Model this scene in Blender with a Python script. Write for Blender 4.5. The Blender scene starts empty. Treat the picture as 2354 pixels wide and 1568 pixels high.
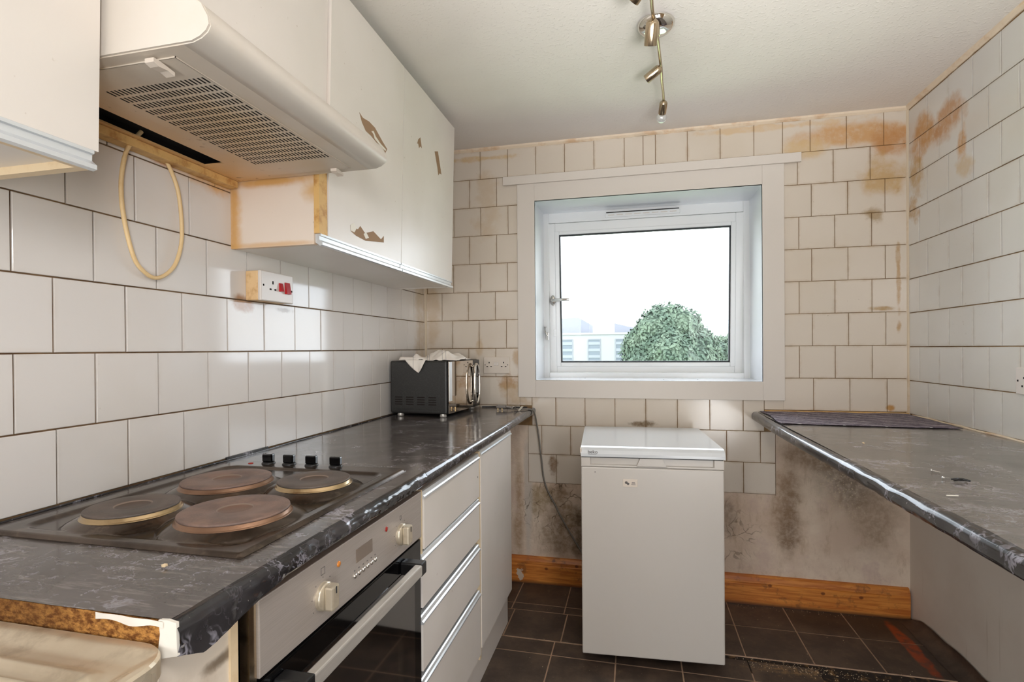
import bpy, bmesh, math, random
from mathutils import Vector, Matrix, noise
random.seed(7)
R = math.radians
C = bpy.context.scene.collection
scene = bpy.context.scene

# ---------------------------------------------------------------- camera
F, YAW, PITCH, ROLL, CYP, EYE = 1200.12, .22995, -.005, -.00738, 808.36, 1.25
def camera():
    cy, sy = math.cos(YAW), math.sin(YAW)
    r = Vector((cy, sy, 0)); f = Vector((-sy, cy, 0)); z = Vector((0, 0, 1))
    cp, sp = math.cos(PITCH), math.sin(PITCH)
    f2 = f*cp + z*sp; u2 = z*cp - f*sp
    cr, sr = math.cos(ROLL), math.sin(ROLL)
    right = r*cr + u2*sr; up = u2*cr - r*sr
    cam = bpy.data.cameras.new('camera'); o = bpy.data.objects.new('camera', cam); C.objects.link(o)
    m = Matrix((right, up, -f2)).transposed().to_4x4(); m.translation = Vector((0, 0, EYE))
    o.matrix_world = m
    cam.sensor_width = 36; cam.lens = F/2354*36
    cam.shift_y = (CYP-784)/2354
    cam.clip_start = .02; cam.clip_end = 400
    scene.camera = o
camera()

# ---------------------------------------------------------------- light
world = bpy.data.worlds.new('sky'); scene.world = world; world.use_nodes = True
def build_world():
    nt = world.node_tree; nt.nodes.clear()
    out = nt.nodes.new('ShaderNodeOutputWorld'); bg = nt.nodes.new('ShaderNodeBackground')
    tc = nt.nodes.new('ShaderNodeTexCoord'); mp = nt.nodes.new('ShaderNodeMapping'); mp.inputs['Scale'].default_value = (2, 2, 5)
    n = nt.nodes.new('ShaderNodeTexNoise'); n.inputs['Scale'].default_value = 1.6; n.inputs['Detail'].default_value = 6
    cr = nt.nodes.new('ShaderNodeValToRGB')
    cr.color_ramp.elements[0].position = .42; cr.color_ramp.elements[0].color = (.82, .89, 1, 1)
    cr.color_ramp.elements[1].position = .62; cr.color_ramp.elements[1].color = (.92, .95, 1, 1)
    L = nt.links.new
    L(tc.outputs['Generated'], mp.inputs[0]); L(mp.outputs[0], n.inputs['Vector']); L(n.outputs['Fac'], cr.inputs[0])
    L(cr.outputs[0], bg.inputs[0]); bg.inputs[1].default_value = WORLD; L(bg.outputs[0], out.inputs[0])
WORLD = 4.2
build_world()
def area(name, loc, target, sx, sy, power, col):
    l = bpy.data.lights.new(name, 'AREA'); l.shape = 'RECTANGLE'; l.size = sx; l.size_y = sy; l.energy = power; l.color = col
    o = bpy.data.objects.new(name, l); C.objects.link(o); o.location = loc
    o.rotation_euler = (Vector(target)-Vector(loc)).to_track_quat('-Z', 'Y').to_euler()
    return o
area('camera_flash', (.06, -.12, 1.74), (-.05, 2.4, 1.25), .34, .26, 5, (1, .985, .98))
area('rear_fill_right', (.98, -1.35, .95), (-.9, 1.6, 1.0), .55, 1.6, 21, (.95, .975, 1))  # added fill lamp behind the camera, brightens the left side; no window there
area('rear_fill_left', (-.98, -1.35, .95), (1.1, 1.5, .85), .55, 1.6, 21, (.95, .975, 1))  # second added fill lamp, brightens the right side; no doorway there
bf = area('ceiling_fill', (.42, -.35, 1.0), (.40, .80, 2.34), .5, .4, 7.5, (.97, .985, 1)); bf.data.spread = R(66)  # added lamp aimed upwards to brighten the ceiling
scene.view_settings.view_transform = 'Standard'; scene.view_settings.look = 'None'
scene.view_settings.exposure = 0.78; scene.view_settings.gamma = 1; scene.view_settings.use_curve_mapping = False
scene.cycles.max_bounces = 8; scene.cycles.diffuse_bounces = 5; scene.cycles.glossy_bounces = 4
scene.cycles.transparent_max_bounces = 12; scene.cycles.caustics_reflective = False; scene.cycles.caustics_refractive = False
scene.cycles.sample_clamp_indirect = 4

# ---------------------------------------------------------------- node helper
def srgb(r, g, b):
    f = lambda c: (c/255/12.92) if c/255 <= .04045 else ((c/255+.055)/1.055)**2.4
    return (f(r), f(g), f(b), 1)
class N:
    def __init__(s, name):
        s.m = bpy.data.materials.new(name); s.m.use_nodes = True; s.nt = s.m.node_tree; s.nt.nodes.clear()
        s.out = s.nt.nodes.new('ShaderNodeOutputMaterial'); s.b = s.nt.nodes.new('ShaderNodeBsdfPrincipled')
        s.nt.links.new(s.b.outputs[0], s.out.inputs[0]); s._pos = None
    def new(s, t, **k):
        n = s.nt.nodes.new(t)
        for a, v in k.items(): setattr(n, a, v)
        return n
    def put(s, sock, v):
        if hasattr(v, 'is_output') or isinstance(v, bpy.types.NodeSocket): s.nt.links.new(v, sock)
        else: sock.default_value = v
    def pos(s):
        if s._pos is None: s._pos = s.new('ShaderNodeNewGeometry').outputs['Position']
        return s._pos
    def obj(s): return s.new('ShaderNodeTexCoord').outputs['Object']
    def rnd(s): return s.new('ShaderNodeObjectInfo').outputs['Random']
    def math(s, op, a, b=0., c=None, clamp=False):
        n = s.new('ShaderNodeMath', operation=op); n.use_clamp = clamp
        s.put(n.inputs[0], a); s.put(n.inputs[1], b)
        if c is not None: s.put(n.inputs[2], c)
        return n.outputs[0]
    def vmath(s, op, a, b=(0, 0, 0)):
        n = s.new('ShaderNodeVectorMath', operation=op); s.put(n.inputs[0], a); s.put(n.inputs[1], b)
        return n.outputs['Value'] if op in ('LENGTH', 'DISTANCE', 'DOT_PRODUCT') else n.outputs[0]
    def scale(s, v, sc): return s.vmath('MULTIPLY', v, sc if isinstance(sc, tuple) else (sc, sc, sc))
    def noise(s, v, sc=5., det=4., rough=.5, dist=0., col=False):
        n = s.new('ShaderNodeTexNoise'); s.put(n.inputs['Vector'], v); n.inputs['Scale'].default_value = sc
        n.inputs['Detail'].default_value = det; n.inputs['Roughness'].default_value = rough; n.inputs['Distortion'].default_value = dist
        return n.outputs['Color' if col else 'Fac']
    def voro(s, v, sc=5., feat='F1', out='Distance'):
        n = s.new('ShaderNodeTexVoronoi', feature=feat); s.put(n.inputs['Vector'], v); n.inputs['Scale'].default_value = sc
        return n.outputs[out]
    def ramp(s, f, a, b, lo=0., hi=1.):
        n = s.new('ShaderNodeMapRange', interpolation_type='SMOOTHSTEP'); s.put(n.inputs[0], f)
        n.inputs[1].default_value = a; n.inputs[2].default_value = b; n.inputs[3].default_value = lo; n.inputs[4].default_value = hi
        return n.outputs[0]
    def mix(s, f, a, b):
        n = s.new('ShaderNodeMix', data_type='RGBA'); s.put(n.inputs[0], f); s.put(n.inputs[6], a); s.put(n.inputs[7], b)
        return n.outputs[2]
    def xyz(s, v):
        n = s.new('ShaderNodeSeparateXYZ'); s.put(n.inputs[0], v); return n.outputs
    def blob(s, c, r, amp=.5, nsc=9., soft=.5, v=None):
        """1 inside an ellipsoid of radii r about c, ragged with noise"""
        p = v if v is not None else s.pos()
        d = s.vmath('LENGTH', s.vmath('DIVIDE', s.vmath('SUBTRACT', p, c), r))
        d = s.math('ADD', d, s.math('MULTIPLY', s.math('SUBTRACT', s.noise(p, nsc, 5, .6), .5), amp*3))
        return s.ramp(d, 1.0, 1.0-soft)
    def mx(s, *a):
        o = a[0]
        for x in a[1:]: o = s.math('MAXIMUM', o, x)
        return o
    def bump(s, h, st=.3, d=.01):
        n = s.new('ShaderNodeBump'); s.put(n.inputs['Height'], h); n.inputs['Strength'].default_value = st; n.inputs['Distance'].default_value = d
        s.nt.links.new(n.outputs[0], s.b.inputs['Normal'])
    def set(s, color=None, rough=None, metal=None, spec=None, coat=None, trans=None, alpha=None):
        for k, v in (('Base Color', color), ('Roughness', rough), ('Metallic', metal), ('Specular IOR Level', spec), ('Coat Weight', coat), ('Transmission Weight', trans), ('Alpha', alpha)):
            if v is not None: s.put(s.b.inputs[k], v)
        return s.m
def plain(name, col, rough=.5, metal=0., spec=.5, dirt=0., dcol=(120, 95, 60), dsc=6., lo=.5, hi=.75, bump=0.):
    n = N(name); c = srgb(*col)
    if dirt:
        f = n.math('MULTIPLY', n.ramp(n.noise(n.pos(), dsc, 6, .65), lo, hi), dirt)
        c = n.mix(f, c, srgb(*dcol))
    if bump: n.bump(n.noise(n.pos(), 120, 3), bump, .002)
    return n.set(c, rough, metal, spec)

# ---------------------------------------------------------------- materials
def tile_mat(name, base, edge_stain, stains=(), rough=.12, paint=None):
    n = N(name); p = n.pos()
    c = n.mix(n.math('MULTIPLY', n.rnd(), .5), srgb(*base), srgb(base[0]-8, base[1]-8, base[2]-9))
    c = n.mix(n.ramp(n.noise(p, 3.2, 4), .45, .75, 0, .3), c, srgb(base[0]-14, base[1]-18, base[2]-26))
    # dirty edge of each tile, from its own coordinates
    if edge_stain:
        o = n.xyz(n.obj()); ed = n.math('MAXIMUM', n.math('ABSOLUTE', o[0]), n.math('ABSOLUTE', o[1]))
        e = n.math('MULTIPLY', n.ramp(ed, .062, .077), n.ramp(n.noise(p, 14, 5, .7), .35, .75))
        c = n.mix(n.math('MULTIPLY', e, edge_stain), c, srgb(168, 138, 100))
        sp = n.math('MULTIPLY', n.ramp(n.noise(p, 70, 2), .70, .76), n.ramp(n.noise(p, 5, 2), .52, .68))
        c = n.mix(n.math('MULTIPLY', sp, edge_stain), c, srgb(140, 112, 76))
    r = rough
    for (bc, br, col, amt, amp) in stains:
        f = n.blob(bc, br, amp, 9, .6)
        f = n.math('MULTIPLY', f, n.ramp(n.noise(p, 22, 5, .7), .25, .6, .55, 1))
        c = n.mix(n.math('MULTIPLY', f, amt), c, srgb(*col))
    n.bump(n.noise(p, 5, 2), .1, .004)
    return n.set(c, r, 0, .5)
ORANGE = (188, 138, 88); OCHRE = (190, 155, 100)
STB = [((.62, 2.744, 2.31), (.45, .3, .02), (206, 172, 124), .6, .9), ((-.78, 2.744, 2.05), (.10, .3, .22), (196, 172, 140), .5, .8), ((-1.0, 2.744, .99), (.2, .3, .05), (190, 160, 120), .5, .9), ((-.66, 2.744, 1.07), (.07, .3, .05), (166, 124, 72), .8, 1.1), ((1.02, 2.744, 2.24), (.33, .3, .07), (200, 156, 106), .95, .35), ((1.16, 2.744, 2.20), (.10, .3, .10), ORANGE, .95, .4),
       ((1.12, 2.744, 2.03), (.12, .3, .12), OCHRE, .8, .5), ((1.10, 2.744, 1.86), (.05, .3, .06), (150, 120, 70), .7, .9),
       ((.80, 2.744, 2.19), (.14, .3, .06), (206, 176, 130), .8, .5), ((1.12, 2.744, 1.425), (.07, .3, .014), (165, 130, 75), .9, .5),
       ((-.62, 2.744, 1.02), (.10, .3, .10), (180, 150, 108), .6, .9), ((-.62, 2.744, 1.20), (.04, .3, .06), (176, 142, 98), .7, .9),
       ((-.83, 2.744, 1.25), (.025, .3, .07), (188, 160, 122), .6, .8), ((-1.10, 2.744, 1.42), (.05, .3, .30), (190, 166, 134), .6, .6),
       ((.02, 2.744, .862), (.10, .3, .022), (105, 80, 45), .9, .9), ((1.15, 2.744, .965), (.03, .3, .02), (180, 130, 60), .9, .8),
       ((1.185, 2.744, 1.6), (.012, .3, .3), (172, 135, 85), .8, 1.2), ((-.42, 2.744, .62), (.03, .3, .07), (120, 85, 45), .95, .9),
       ((-.62, 2.744, .90), (.06, .3, .03), (130, 85, 50), .9, .6), ((-.8, 2.744, 2.29), (.2, .3, .02), (200, 165, 110), .7, .9)]
STR = [((1.2245, 2.62, 2.16), (.3, .12, .13), (196, 152, 102), .95, .5), ((1.2245, 2.43, 2.16), (.3, .13, .10), ORANGE, .85, .5),
       ((1.2245, 2.34, 2.03), (.3, .04, .08), (200, 150, 90), .9, .6), ((1.2245, 2.66, 2.0), (.3, .08, .10), OCHRE, .75, .7),
       ((1.2245, 2.70, 1.86), (.3, .05, .08), (185, 150, 100), .8, .9), ((1.2245, 2.33, 1.93), (.3, .06, .05), (208, 185, 150), .8, .8)]
STL = [((-1.141, 1.22, 1.73), (.3, .16, .05), (214, 160, 80), .8, .5), ((-1.141, 1.07, 1.735), (.3, .12, .03), (190, 125, 50), .85, .6),
       ((-1.141, 2.68, 1.4), (.3, .09, .5), (196, 176, 148), .75, .5), ((-1.141, 1.35, 1.39), (.3, .05, .03), (160, 110, 55), .8, .9),
       ((-1.141, 1.52, 1.385), (.3, .05, .012), (130, 105, 75), .7, .9)]
M_TL = tile_mat('white_glazed_tile', (222, 217, 212), .12, STL, .10)
M_TB = tile_mat('cream_glazed_tile', (214, 203, 189), .5, STB, .16)
M_TR = tile_mat('white_glazed_tile_right', (219, 217, 212), .25, STR, .12)
def grout(name, a, b):
    n = N(name); return n.set(n.mix(n.ramp(n.noise(n.pos(), 11, 4, .6), .35, .65), srgb(*a), srgb(*b)), .9, 0, .2)
M_GL = grout('brown_grout', (92, 70, 50), (124, 98, 70))
M_GR = grout('tan_grout', (146, 120, 88), (122, 94, 62))
def plaster_back():
    n = N('mouldy_plaster'); p = n.pos()
    c = n.mix(n.ramp(n.noise(p, 4.5, 5, .6), .35, .65), srgb(220, 202, 182), srgb(204, 182, 162))
    c = n.mix(n.ramp(n.noise(p, 7, 5, .7), .52, .7, 0, .6), c, srgb(196, 172, 160))
    ps = n.scale(p, (1, 1, .35))
    c = n.mix(n.math('MULTIPLY', n.ramp(n.noise(ps, 26, 5, .7), .5, .72), .35), c, srgb(150, 122, 92))
    grain = n.ramp(n.noise(p, 40, 5, .75), .36, .62)
    for bc, br, col, amt, amp in [((.72, 2.744, .42), (.065, .3, .26), (96, 74, 54), .75, .5), ((.70, 2.744, .5), (.12, .3, .26), (140, 112, 84), .6, .6),
                                  ((.99, 2.744, .64), (.22, .3, .19), (92, 80, 66), .72, .25), ((.85, 2.744, .74), (.2, .3, .12), (120, 95, 68), .75, .4),
                                  ((1.08, 2.744, .42), (.12, .3, .22), (140, 120, 98), .6, .5),
                                  ((-.36, 2.744, .33), (.2, .3, .22), (122, 98, 70), .8, .6), ((-.5, 2.744, .45), (.09, .3, .10), (138, 118, 82), .7, .6),
                                  ((-.61, 2.744, .42), (.035, .3, .42), (150, 120, 85), .7, .5), ((.44, 2.744, .42), (.06, .3, .14), (128, 112, 98), .65, .5),
                                  ((-.29, 2.744, .30), (.06, .3, .22), (98, 80, 60), .75, .6)]:
        f = n.math('MULTIPLY', n.blob(bc, br, amp, 7, .75), n.math('ADD', n.math('MULTIPLY', grain, .45), .55))
        c = n.mix(n.math('MULTIPLY', f, amt), c, srgb(*col))
    sp = n.math('MULTIPLY', n.ramp(n.voro(p, 85), .28, .16), n.blob((.92, 2.744, .55), (.16, .3, .2), .4, 8, .5))
    c = n.mix(n.math('MULTIPLY', sp, .75), c, srgb(206, 190, 160))
    c = n.mix(n.math('MULTIPLY', n.blob((-.56, 2.744, .5), (.03, .3, .4), .35, 6, .6), .6), c, srgb(186, 180, 172))
    w = n.vmath('ADD', p, n.scale(n.noise(p, 9, 3, .5, 0, True), .12))
    cr = n.ramp(n.voro(w, 14, 'DISTANCE_TO_EDGE'), .035, .008)
    cm = n.math('MULTIPLY', cr, n.mx(n.blob((-.40, 2.744, .38), (.24, .3, .22), .3, 6, .4), n.math('MULTIPLY', n.blob((.45, 2.744, .32), (.15, .3, .2), .3, 6, .4), .6)))
    cm = n.math('MULTIPLY', cm, n.ramp(n.noise(p, 16, 2), .4, .6))
    c = n.mix(n.math('MULTIPLY', cm, .75), c, srgb(92, 74, 54))
    h = n.math('SUBTRACT', n.math('ADD', n.noise(p, 24, 6, .65), n.math('MULTIPLY', n.noise(p, 5, 2), .8)), n.math('MULTIPLY', cm, .8))
    n.bump(h, .5, .008)
    return n.set(c, .85, 0, .2)
M_PB = plaster_back()
def plaster_right():
    n = N('stained_plaster'); p = n.pos()
    c = n.mix(n.ramp(n.noise(p, 3, 4), .35, .7), srgb(226, 217, 205), srgb(215, 204, 191))
    st = n.scale(p, (1, 1, .06))
    c = n.mix(n.math('MULTIPLY', n.ramp(n.noise(st, 22, 4, .6), .6, .74), .45), c, srgb(150, 130, 105))
    dots = n.math('MULTIPLY', n.ramp(n.noise(n.scale(p, (1, 1, .25)), 42, 4, .7), .68, .74), n.ramp(n.noise(p, 6, 2), .5, .62))
    c = n.mix(n.math('MULTIPLY', dots, .8), c, srgb(100, 82, 60))
    n.bump(n.noise(p, 14, 5), .25, .006)
    return n.set(c, .85, 0, .2)
M_PR = plaster_right()
def ceiling_mat():
    n = N('woodchip_ceiling_paper'); p = n.pos()
    c = n.mix(n.ramp(n.noise(p, 1.6, 3), .35, .7), srgb(226, 219, 211), srgb(219, 211, 203))
    h = n.math('ADD', n.noise(p, 110, 3, .6), n.math('MULTIPLY', n.ramp(n.noise(p, 75, 1), .58, .68), .9))
    n.bump(h, .3, .002)
    return n.set(c, .8, 0, .25)
M_CE = ceiling_mat()
M_TRIM = plain('stained_white_trim', (224, 206, 182), .6, dirt=.55, dcol=(190, 140, 85), dsc=9, lo=.48, hi=.7)
M_REAR = plain('painted_wall', (215, 210, 204), .8)
M_CAULK = plain('cream_caulk', (204, 188, 164), .6, dirt=.5, dcol=(168, 134, 94), dsc=14)
def pine():
    n = N('varnished_pine'); o = n.pos()
    v = n.scale(o, (1.1, 1, 16))
    g = n.noise(v, 4.5, 5, .6, .6)
    c = n.mix(n.ramp(g, .35, .65), srgb(214, 138, 62), srgb(176, 98, 38))
    for k in ((-.46, .085), (-.42, .128), (.63, .10), (.86, .085), (1.02, .082), (-.30, .11)):
        c = n.mix(n.math('MULTIPLY', n.blob((k[0], 2.72, k[1]), (.012, .1, .009), .1, 40, .5), .8), c, srgb(96, 44, 20))
    dirt = n.math('MULTIPLY', n.ramp(n.noise(o, 16, 5, .7), .56, .7), .7)
    c = n.mix(dirt, c, srgb(120, 74, 40))
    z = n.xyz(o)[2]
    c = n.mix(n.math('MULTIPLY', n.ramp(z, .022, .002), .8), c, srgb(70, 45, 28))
    c = n.mix(n.blob((-.605, 2.72, .045), (.020, .1, .032), .8, 38, .1), c, srgb(196, 178, 158))
    return n.set(c, .38, 0, .5)
M_PINE = pine()
def floor_mat(name, extra=0):
    n = N(name); p = n.pos()
    c = n.mix(n.ramp(n.noise(p, 8, 6, .7), .35, .68), srgb(62, 52, 46), srgb(94, 78, 66))
    c = n.mix(n.math('MULTIPLY', n.rnd(), .25), c, srgb(60, 46, 36))
    c = n.mix(n.math('MULTIPLY', n.ramp(n.noise(p, 30, 5, .7), .56, .72), .4), c, srgb(108, 86, 66))
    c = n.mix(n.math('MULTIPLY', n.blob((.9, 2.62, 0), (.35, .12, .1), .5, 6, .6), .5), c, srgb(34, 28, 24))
    # orange rust stain by the right wall, dust and plaster specks
    s1 = n.blob((1.11, 2.47, 0), (.035, .24, .1), .35, 10, .35)
    c = n.mix(n.math('MULTIPLY', s1, n.ramp(n.noise(p, 26, 4), .35, .6, .35, .95)), c, srgb(172, 72, 28))
    dz = n.math('MULTIPLY', n.blob((.63, 2.2, 0), (.28, .06, .1), .6, 10, .7), n.ramp(n.noise(p, 46, 5, .7), .42, .66))
    c = n.mix(n.math('MULTIPLY', dz, .8), c, srgb(160, 124, 84))
    sp = n.math('MULTIPLY', n.ramp(n.voro(p, 60), .10, .06), n.ramp(n.noise(p, 12, 2), .55, .62))
    c = n.mix(n.math('MULTIPLY', sp, .7), c, srgb(176, 160, 140))
    n.bump(n.noise(p, 60, 4), .12, .002)
    return n.set(c, .42, 0, .45)
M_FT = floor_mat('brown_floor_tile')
M_FG = plain('floor_grout', (172, 142, 118), .8, dirt=.7, dcol=(110, 84, 64), dsc=20)
M_UNDER = plain('bare_subfloor', (44, 34, 28), .9, dirt=.8, dcol=(140, 105, 66), dsc=28, lo=.5, hi=.68)
def marble(name, dusty, rough=.2, dustcol=(112, 104, 98)):
    n = N(name); p = n.pos()
    w = n.vmath('ADD', p, n.scale(n.noise(p, 6, 4, .6, 0, True), .22))
    v1 = n.ramp(n.math('ABSOLUTE', n.math('SUBTRACT', n.noise(n.scale(w, (1, 2.2, 1)), 4.2, 5, .6), .5)), .022, .0)
    v1 = n.math('MULTIPLY', v1, n.ramp(n.noise(p, 7, 3), .45, .65))
    c = n.mix(n.ramp(n.noise(p, 9, 4), .4, .7), srgb(24, 24, 27), srgb(48, 47, 50))
    c = n.mix(n.math('MULTIPLY', v1, .6), c, srgb(150, 148, 158))
    if dusty:
        d = n.ramp(n.noise(n.scale(p, (1, 1, 1)), 7, 6, .65), .25, .7, dusty*.55, dusty)
        c = n.mix(d, c, srgb(*dustcol))
        c = n.mix(n.math('MULTIPLY', n.ramp(n.noise(p, 90, 2), .72, .78), .4), c, srgb(200, 195, 188))
        st = n.noise(n.scale(p, (2.0, 14, 1)), 9, 5, .65)
        if dusty > .3: c = n.mix(n.ramp(st, .5, .72, 0, .40), c, srgb(150, 142, 136))
    w2 = n.vmath('ADD', p, n.scale(n.noise(p, 9, 5, .65, 0, True), .16))
    v2 = n.ramp(n.math('ABSOLUTE', n.math('SUBTRACT', n.noise(n.scale(w2, (1, 1.7, 1)), 7, 4, .6), .5)), .014, .0)
    v2 = n.math('MULTIPLY', v2, n.ramp(n.noise(p, 6, 3), .48, .6))
    c = n.mix(n.math('MULTIPLY', n.math('MAXIMUM', v1, v2), .42), c, srgb(176, 172, 184))
    n.bump(n.math('ADD', n.noise(p, 5, 3), n.math('MULTIPLY', n.noise(p, 30, 2), .1)), .12, .004)
    rr = n.ramp(n.noise(p, 12, 5, .7), .3, .75, rough, rough+.07)
    return n.set(c, rr, 0, .55)
M_WTL = marble('dusty_black_marble_vinyl', .50, .12, (120, 110, 103))
M_WTR = marble('grey_marble_vinyl', .72, .16, (132, 124, 116))
M_FILM = marble('glossy_black_marble_vinyl', .06, .10)
M_FILMD = marble('dusty_vinyl_edge', .10, .14)
def chip():
    n = N('chipboard'); p = n.scale(n.pos(), (1, 1, 1.6))
    c = n.mix(n.ramp(n.noise(p, 90, 4, .7), .35, .65), srgb(196, 140, 74), srgb(110, 66, 30))
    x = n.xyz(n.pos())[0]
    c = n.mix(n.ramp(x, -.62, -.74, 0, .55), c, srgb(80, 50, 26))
    n.bump(n.noise(p, 120, 3), .8, .004)
    return n.set(c, .9, 0, .2)
M_CHIP = chip()
def cabinet_mat(name, base, blobs=(), rough=.32, edge=0):
    n = N(name); p = n.pos()
    c = n.mix(n.ramp(n.noise(p, 2.5, 3), .35, .7), srgb(*base), srgb(base[0]-8, base[1]-8, base[2]-10))
    for bc, br, col, amt, amp in blobs:
        c = n.mix(n.math('MULTIPLY', n.blob(bc, br, amp*.7, 12, .9), amt), c, srgb(*col))
    c = n.mix(n.math('MULTIPLY', n.ramp(n.noise(p, 60, 2), .73, .78), .35), c, srgb(150, 125, 95))
    return n.set(c, rough, 0, .5)
GREASE = (206, 158, 92)
M_CAB = cabinet_mat('white_laminate', (231, 224, 217))
M_CABS = cabinet_mat('greasy_cabinet_side', (228, 214, 200), [((-1.13, 1.29, 1.64), (.035, .3, .3), GREASE, .95, .7), ((-1.0, 1.29, 1.733), (.3, .3, .022), GREASE, .95, .6),
                                                               ((-.87, 1.29, 1.70), (.05, .3, .06), (205, 160, 90), .8, .7), ((-1.0, 1.29, 1.552), (.3, .3, .012), GREASE, .6, .6), ((-.86, 1.29, 1.6), (.015, .3, .2), GREASE, .6, .5)], .35)
M_EDGE = plain('yellowed_cabinet_edge', (216, 176, 112), .5, dirt=.8, dcol=(168, 112, 52), dsc=26, lo=.42, hi=.7)
M_CREAM = plain('cream_edge', (226, 204, 168), .55, dirt=.35, dcol=(190, 150, 90), dsc=20)
M_BASECAB = cabinet_mat('spotted_white_laminate', (224, 212, 196), [((-.55, .60, .83), (.1, .05, .012), (90, 70, 45), .8, 1.2), ((-.55, .52, .80), (.1, .09, .06), (150, 125, 95), .5, 1.0)])
M_HOOD = plain('cream_hood_enamel', (208, 200, 189), .33, dirt=.15, dcol=(190, 165, 125), dsc=4)
def hood_under():
    n = N('greasy_hood_enamel'); p = n.pos()
    c = n.mix(n.ramp(n.noise(p, 5, 4), .3, .7), srgb(214, 204, 190), srgb(204, 192, 176))
    x, y, z = n.xyz(p)[0], n.xyz(p)[1], n.xyz(p)[2]
    g = n.ramp(n.math('ADD', x, n.math('MULTIPLY', n.noise(p, 8, 4), -.10)), -.86, -1.16)
    c = n.mix(n.math('MULTIPLY', g, .8), c, srgb(212, 158, 82))
    g2 = n.math('MULTIPLY', n.blob((-.84, 1.0, 1.738), (.14, .26, .2), .3, 7, .7), .5)
    c = n.mix(g2, c, srgb(214, 172, 104))
    c = n.mix(n.math('MULTIPLY', n.ramp(n.noise(p, 55, 3), .66, .74), n.math('MULTIPLY', g, .8)), c, srgb(120, 70, 25))
    return n.set(c, .38, 0, .5)
M_HUND = hood_under()
M_DARK = plain('dark_void', (26, 18, 13), .9)
M_BLACK = plain('black_plastic', (24, 24, 25), .35)
M_BLKGLOSS = plain('black_gloss', (10, 10, 11), .06)
def brushed(name, col, rough=.32, ax=(1, 1, 60)):
    n = N(name); p = n.pos(); g = n.noise(n.scale(p, ax), 12, 3, .6)
    c = n.mix(g, srgb(*col), srgb(col[0]-22, col[1]-22, col[2]-24))
    return n.set(c, n.ramp(g, .3, .7, rough, rough+.12), .5, .5)
M_STEEL = brushed('brushed_steel', (200, 191, 184), .36)
M_STEELH = brushed('brushed_steel_handle', (215, 210, 203), .28, (1, 1, 40))
M_ALU = plain('white_aluminium', (228, 232, 234), .25, .45)
M_CHROME = plain('chrome', (222, 218, 212), .08, 1.)
M_BRASS = plain('tarnished_nickel', (186, 168, 142), .22, 1., dirt=.5, dcol=(120, 95, 66), dsc=40)
def drainer():
    n = N('stained_sink_steel'); p = n.pos()
    c = n.mix(n.ramp(n.noise(p, 5, 5, .6), .3, .7), srgb(222, 208, 184), srgb(196, 180, 154))
    c = n.mix(n.math('MULTIPLY', n.ramp(n.noise(p, 14, 5, .7), .5, .7), .5), c, srgb(150, 132, 106))
    return n.set(c, n.ramp(n.noise(p, 9, 4), .3, .7, .25, .4), .55, .5)
M_SINK = drainer()
def hobmat():
    n = N('grimy_hob_steel'); p = n.pos()
    c = n.mix(n.ramp(n.noise(p, 7, 6, .7), .35, .68), srgb(96, 84, 74), srgb(60, 51, 44))
    c = n.mix(n.ramp(n.noise(p, 26, 5, .7), .55, .7, 0, .6), c, srgb(124, 110, 96))
    return n.set(c, n.ramp(n.noise(p, 10, 5, .6), .3, .7, .12, .26), .7, .5)
M_HOB = hobmat()
def platemat(name, a, b):
    n = N(name); o = n.obj(); p = n.pos()
    r = n.vmath('LENGTH', n.vmath('MULTIPLY', o, (1, 1, 0)))
    ring = n.math('SINE', n.math('MULTIPLY', r, 1500))
    c = n.mix(n.ramp(n.noise(p, 18, 5, .7), .35, .65), srgb(*a), srgb(*b))
    c = n.mix(n.ramp(r, .030, .027), c, srgb(a[0]-16, a[1]-18, a[2]-20))
    c = n.mix(n.math('MULTIPLY', n.math('GREATER_THAN', r, .0285), n.math('LESS_THAN', r, .0305)), c, srgb(130, 114, 102))
    n.bump(ring, .06, .001)
    return n.set(c, .55, .0, .4)
M_P1 = platemat('rusty_cast_iron', (128, 104, 92), (104, 86, 78))
M_P2 = platemat('dark_cast_iron', (96, 84, 76), (80, 72, 66))
M_RIMG = plain('burnt_gold_rim', (190, 166, 128), .25, .9, dirt=.5, dcol=(150, 110, 66), dsc=25)
M_RIMC = plain('burnt_copper_rim', (150, 118, 96), .3, .85, dirt=.4, dcol=(120, 84, 60), dsc=25)
M_KNOBC = plain('cream_metal_knob', (206, 194, 172), .3, .5, dirt=.3, dcol=(150, 130, 100), dsc=40)
M_WHITE = plain('white_enamel', (198, 192, 184), .28, dirt=.12, dcol=(200, 186, 168), dsc=3)
M_FTOP = plain('glossy_white_top', (208, 211, 213), .12)
M_UPVC = plain('white_upvc', (236, 237, 237), .22)
M_CASE = plain('white_upvc_trim', (216, 208, 199), .5, spec=.3)
M_REV = plain('glossy_white_reveal', (226, 229, 233), .14)
M_SEAL = plain('black_rubber_seal', (34, 38, 42), .6)
M_PLAST = plain('white_plastic', (214, 202, 188), .35)
M_SOCKY = plain('grease_yellowed_plastic', (220, 186, 138), .45, dirt=.6, dcol=(165, 110, 50), dsc=25, lo=.45, hi=.7)
M_SOCKW = plain('socket_white', (216, 208, 200), .3)
M_RED = plain('red_plastic', (178, 18, 30), .3)
M_REDL = plain('red_lens', (160, 40, 32), .2)
M_AMBER = plain('amber_lens', (214, 132, 52), .2)
M_LCD = plain('grey_display', (120, 106, 94), .15)
M_CABLEY = plain('yellowed_cable', (222, 192, 142), .5, dirt=.4, dcol=(190, 150, 90), dsc=14)
M_CABLEG = plain('grey_cable', (120, 114, 106), .5)
M_PLUGG = plain('grey_plug', (132, 126, 120), .4)
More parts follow.
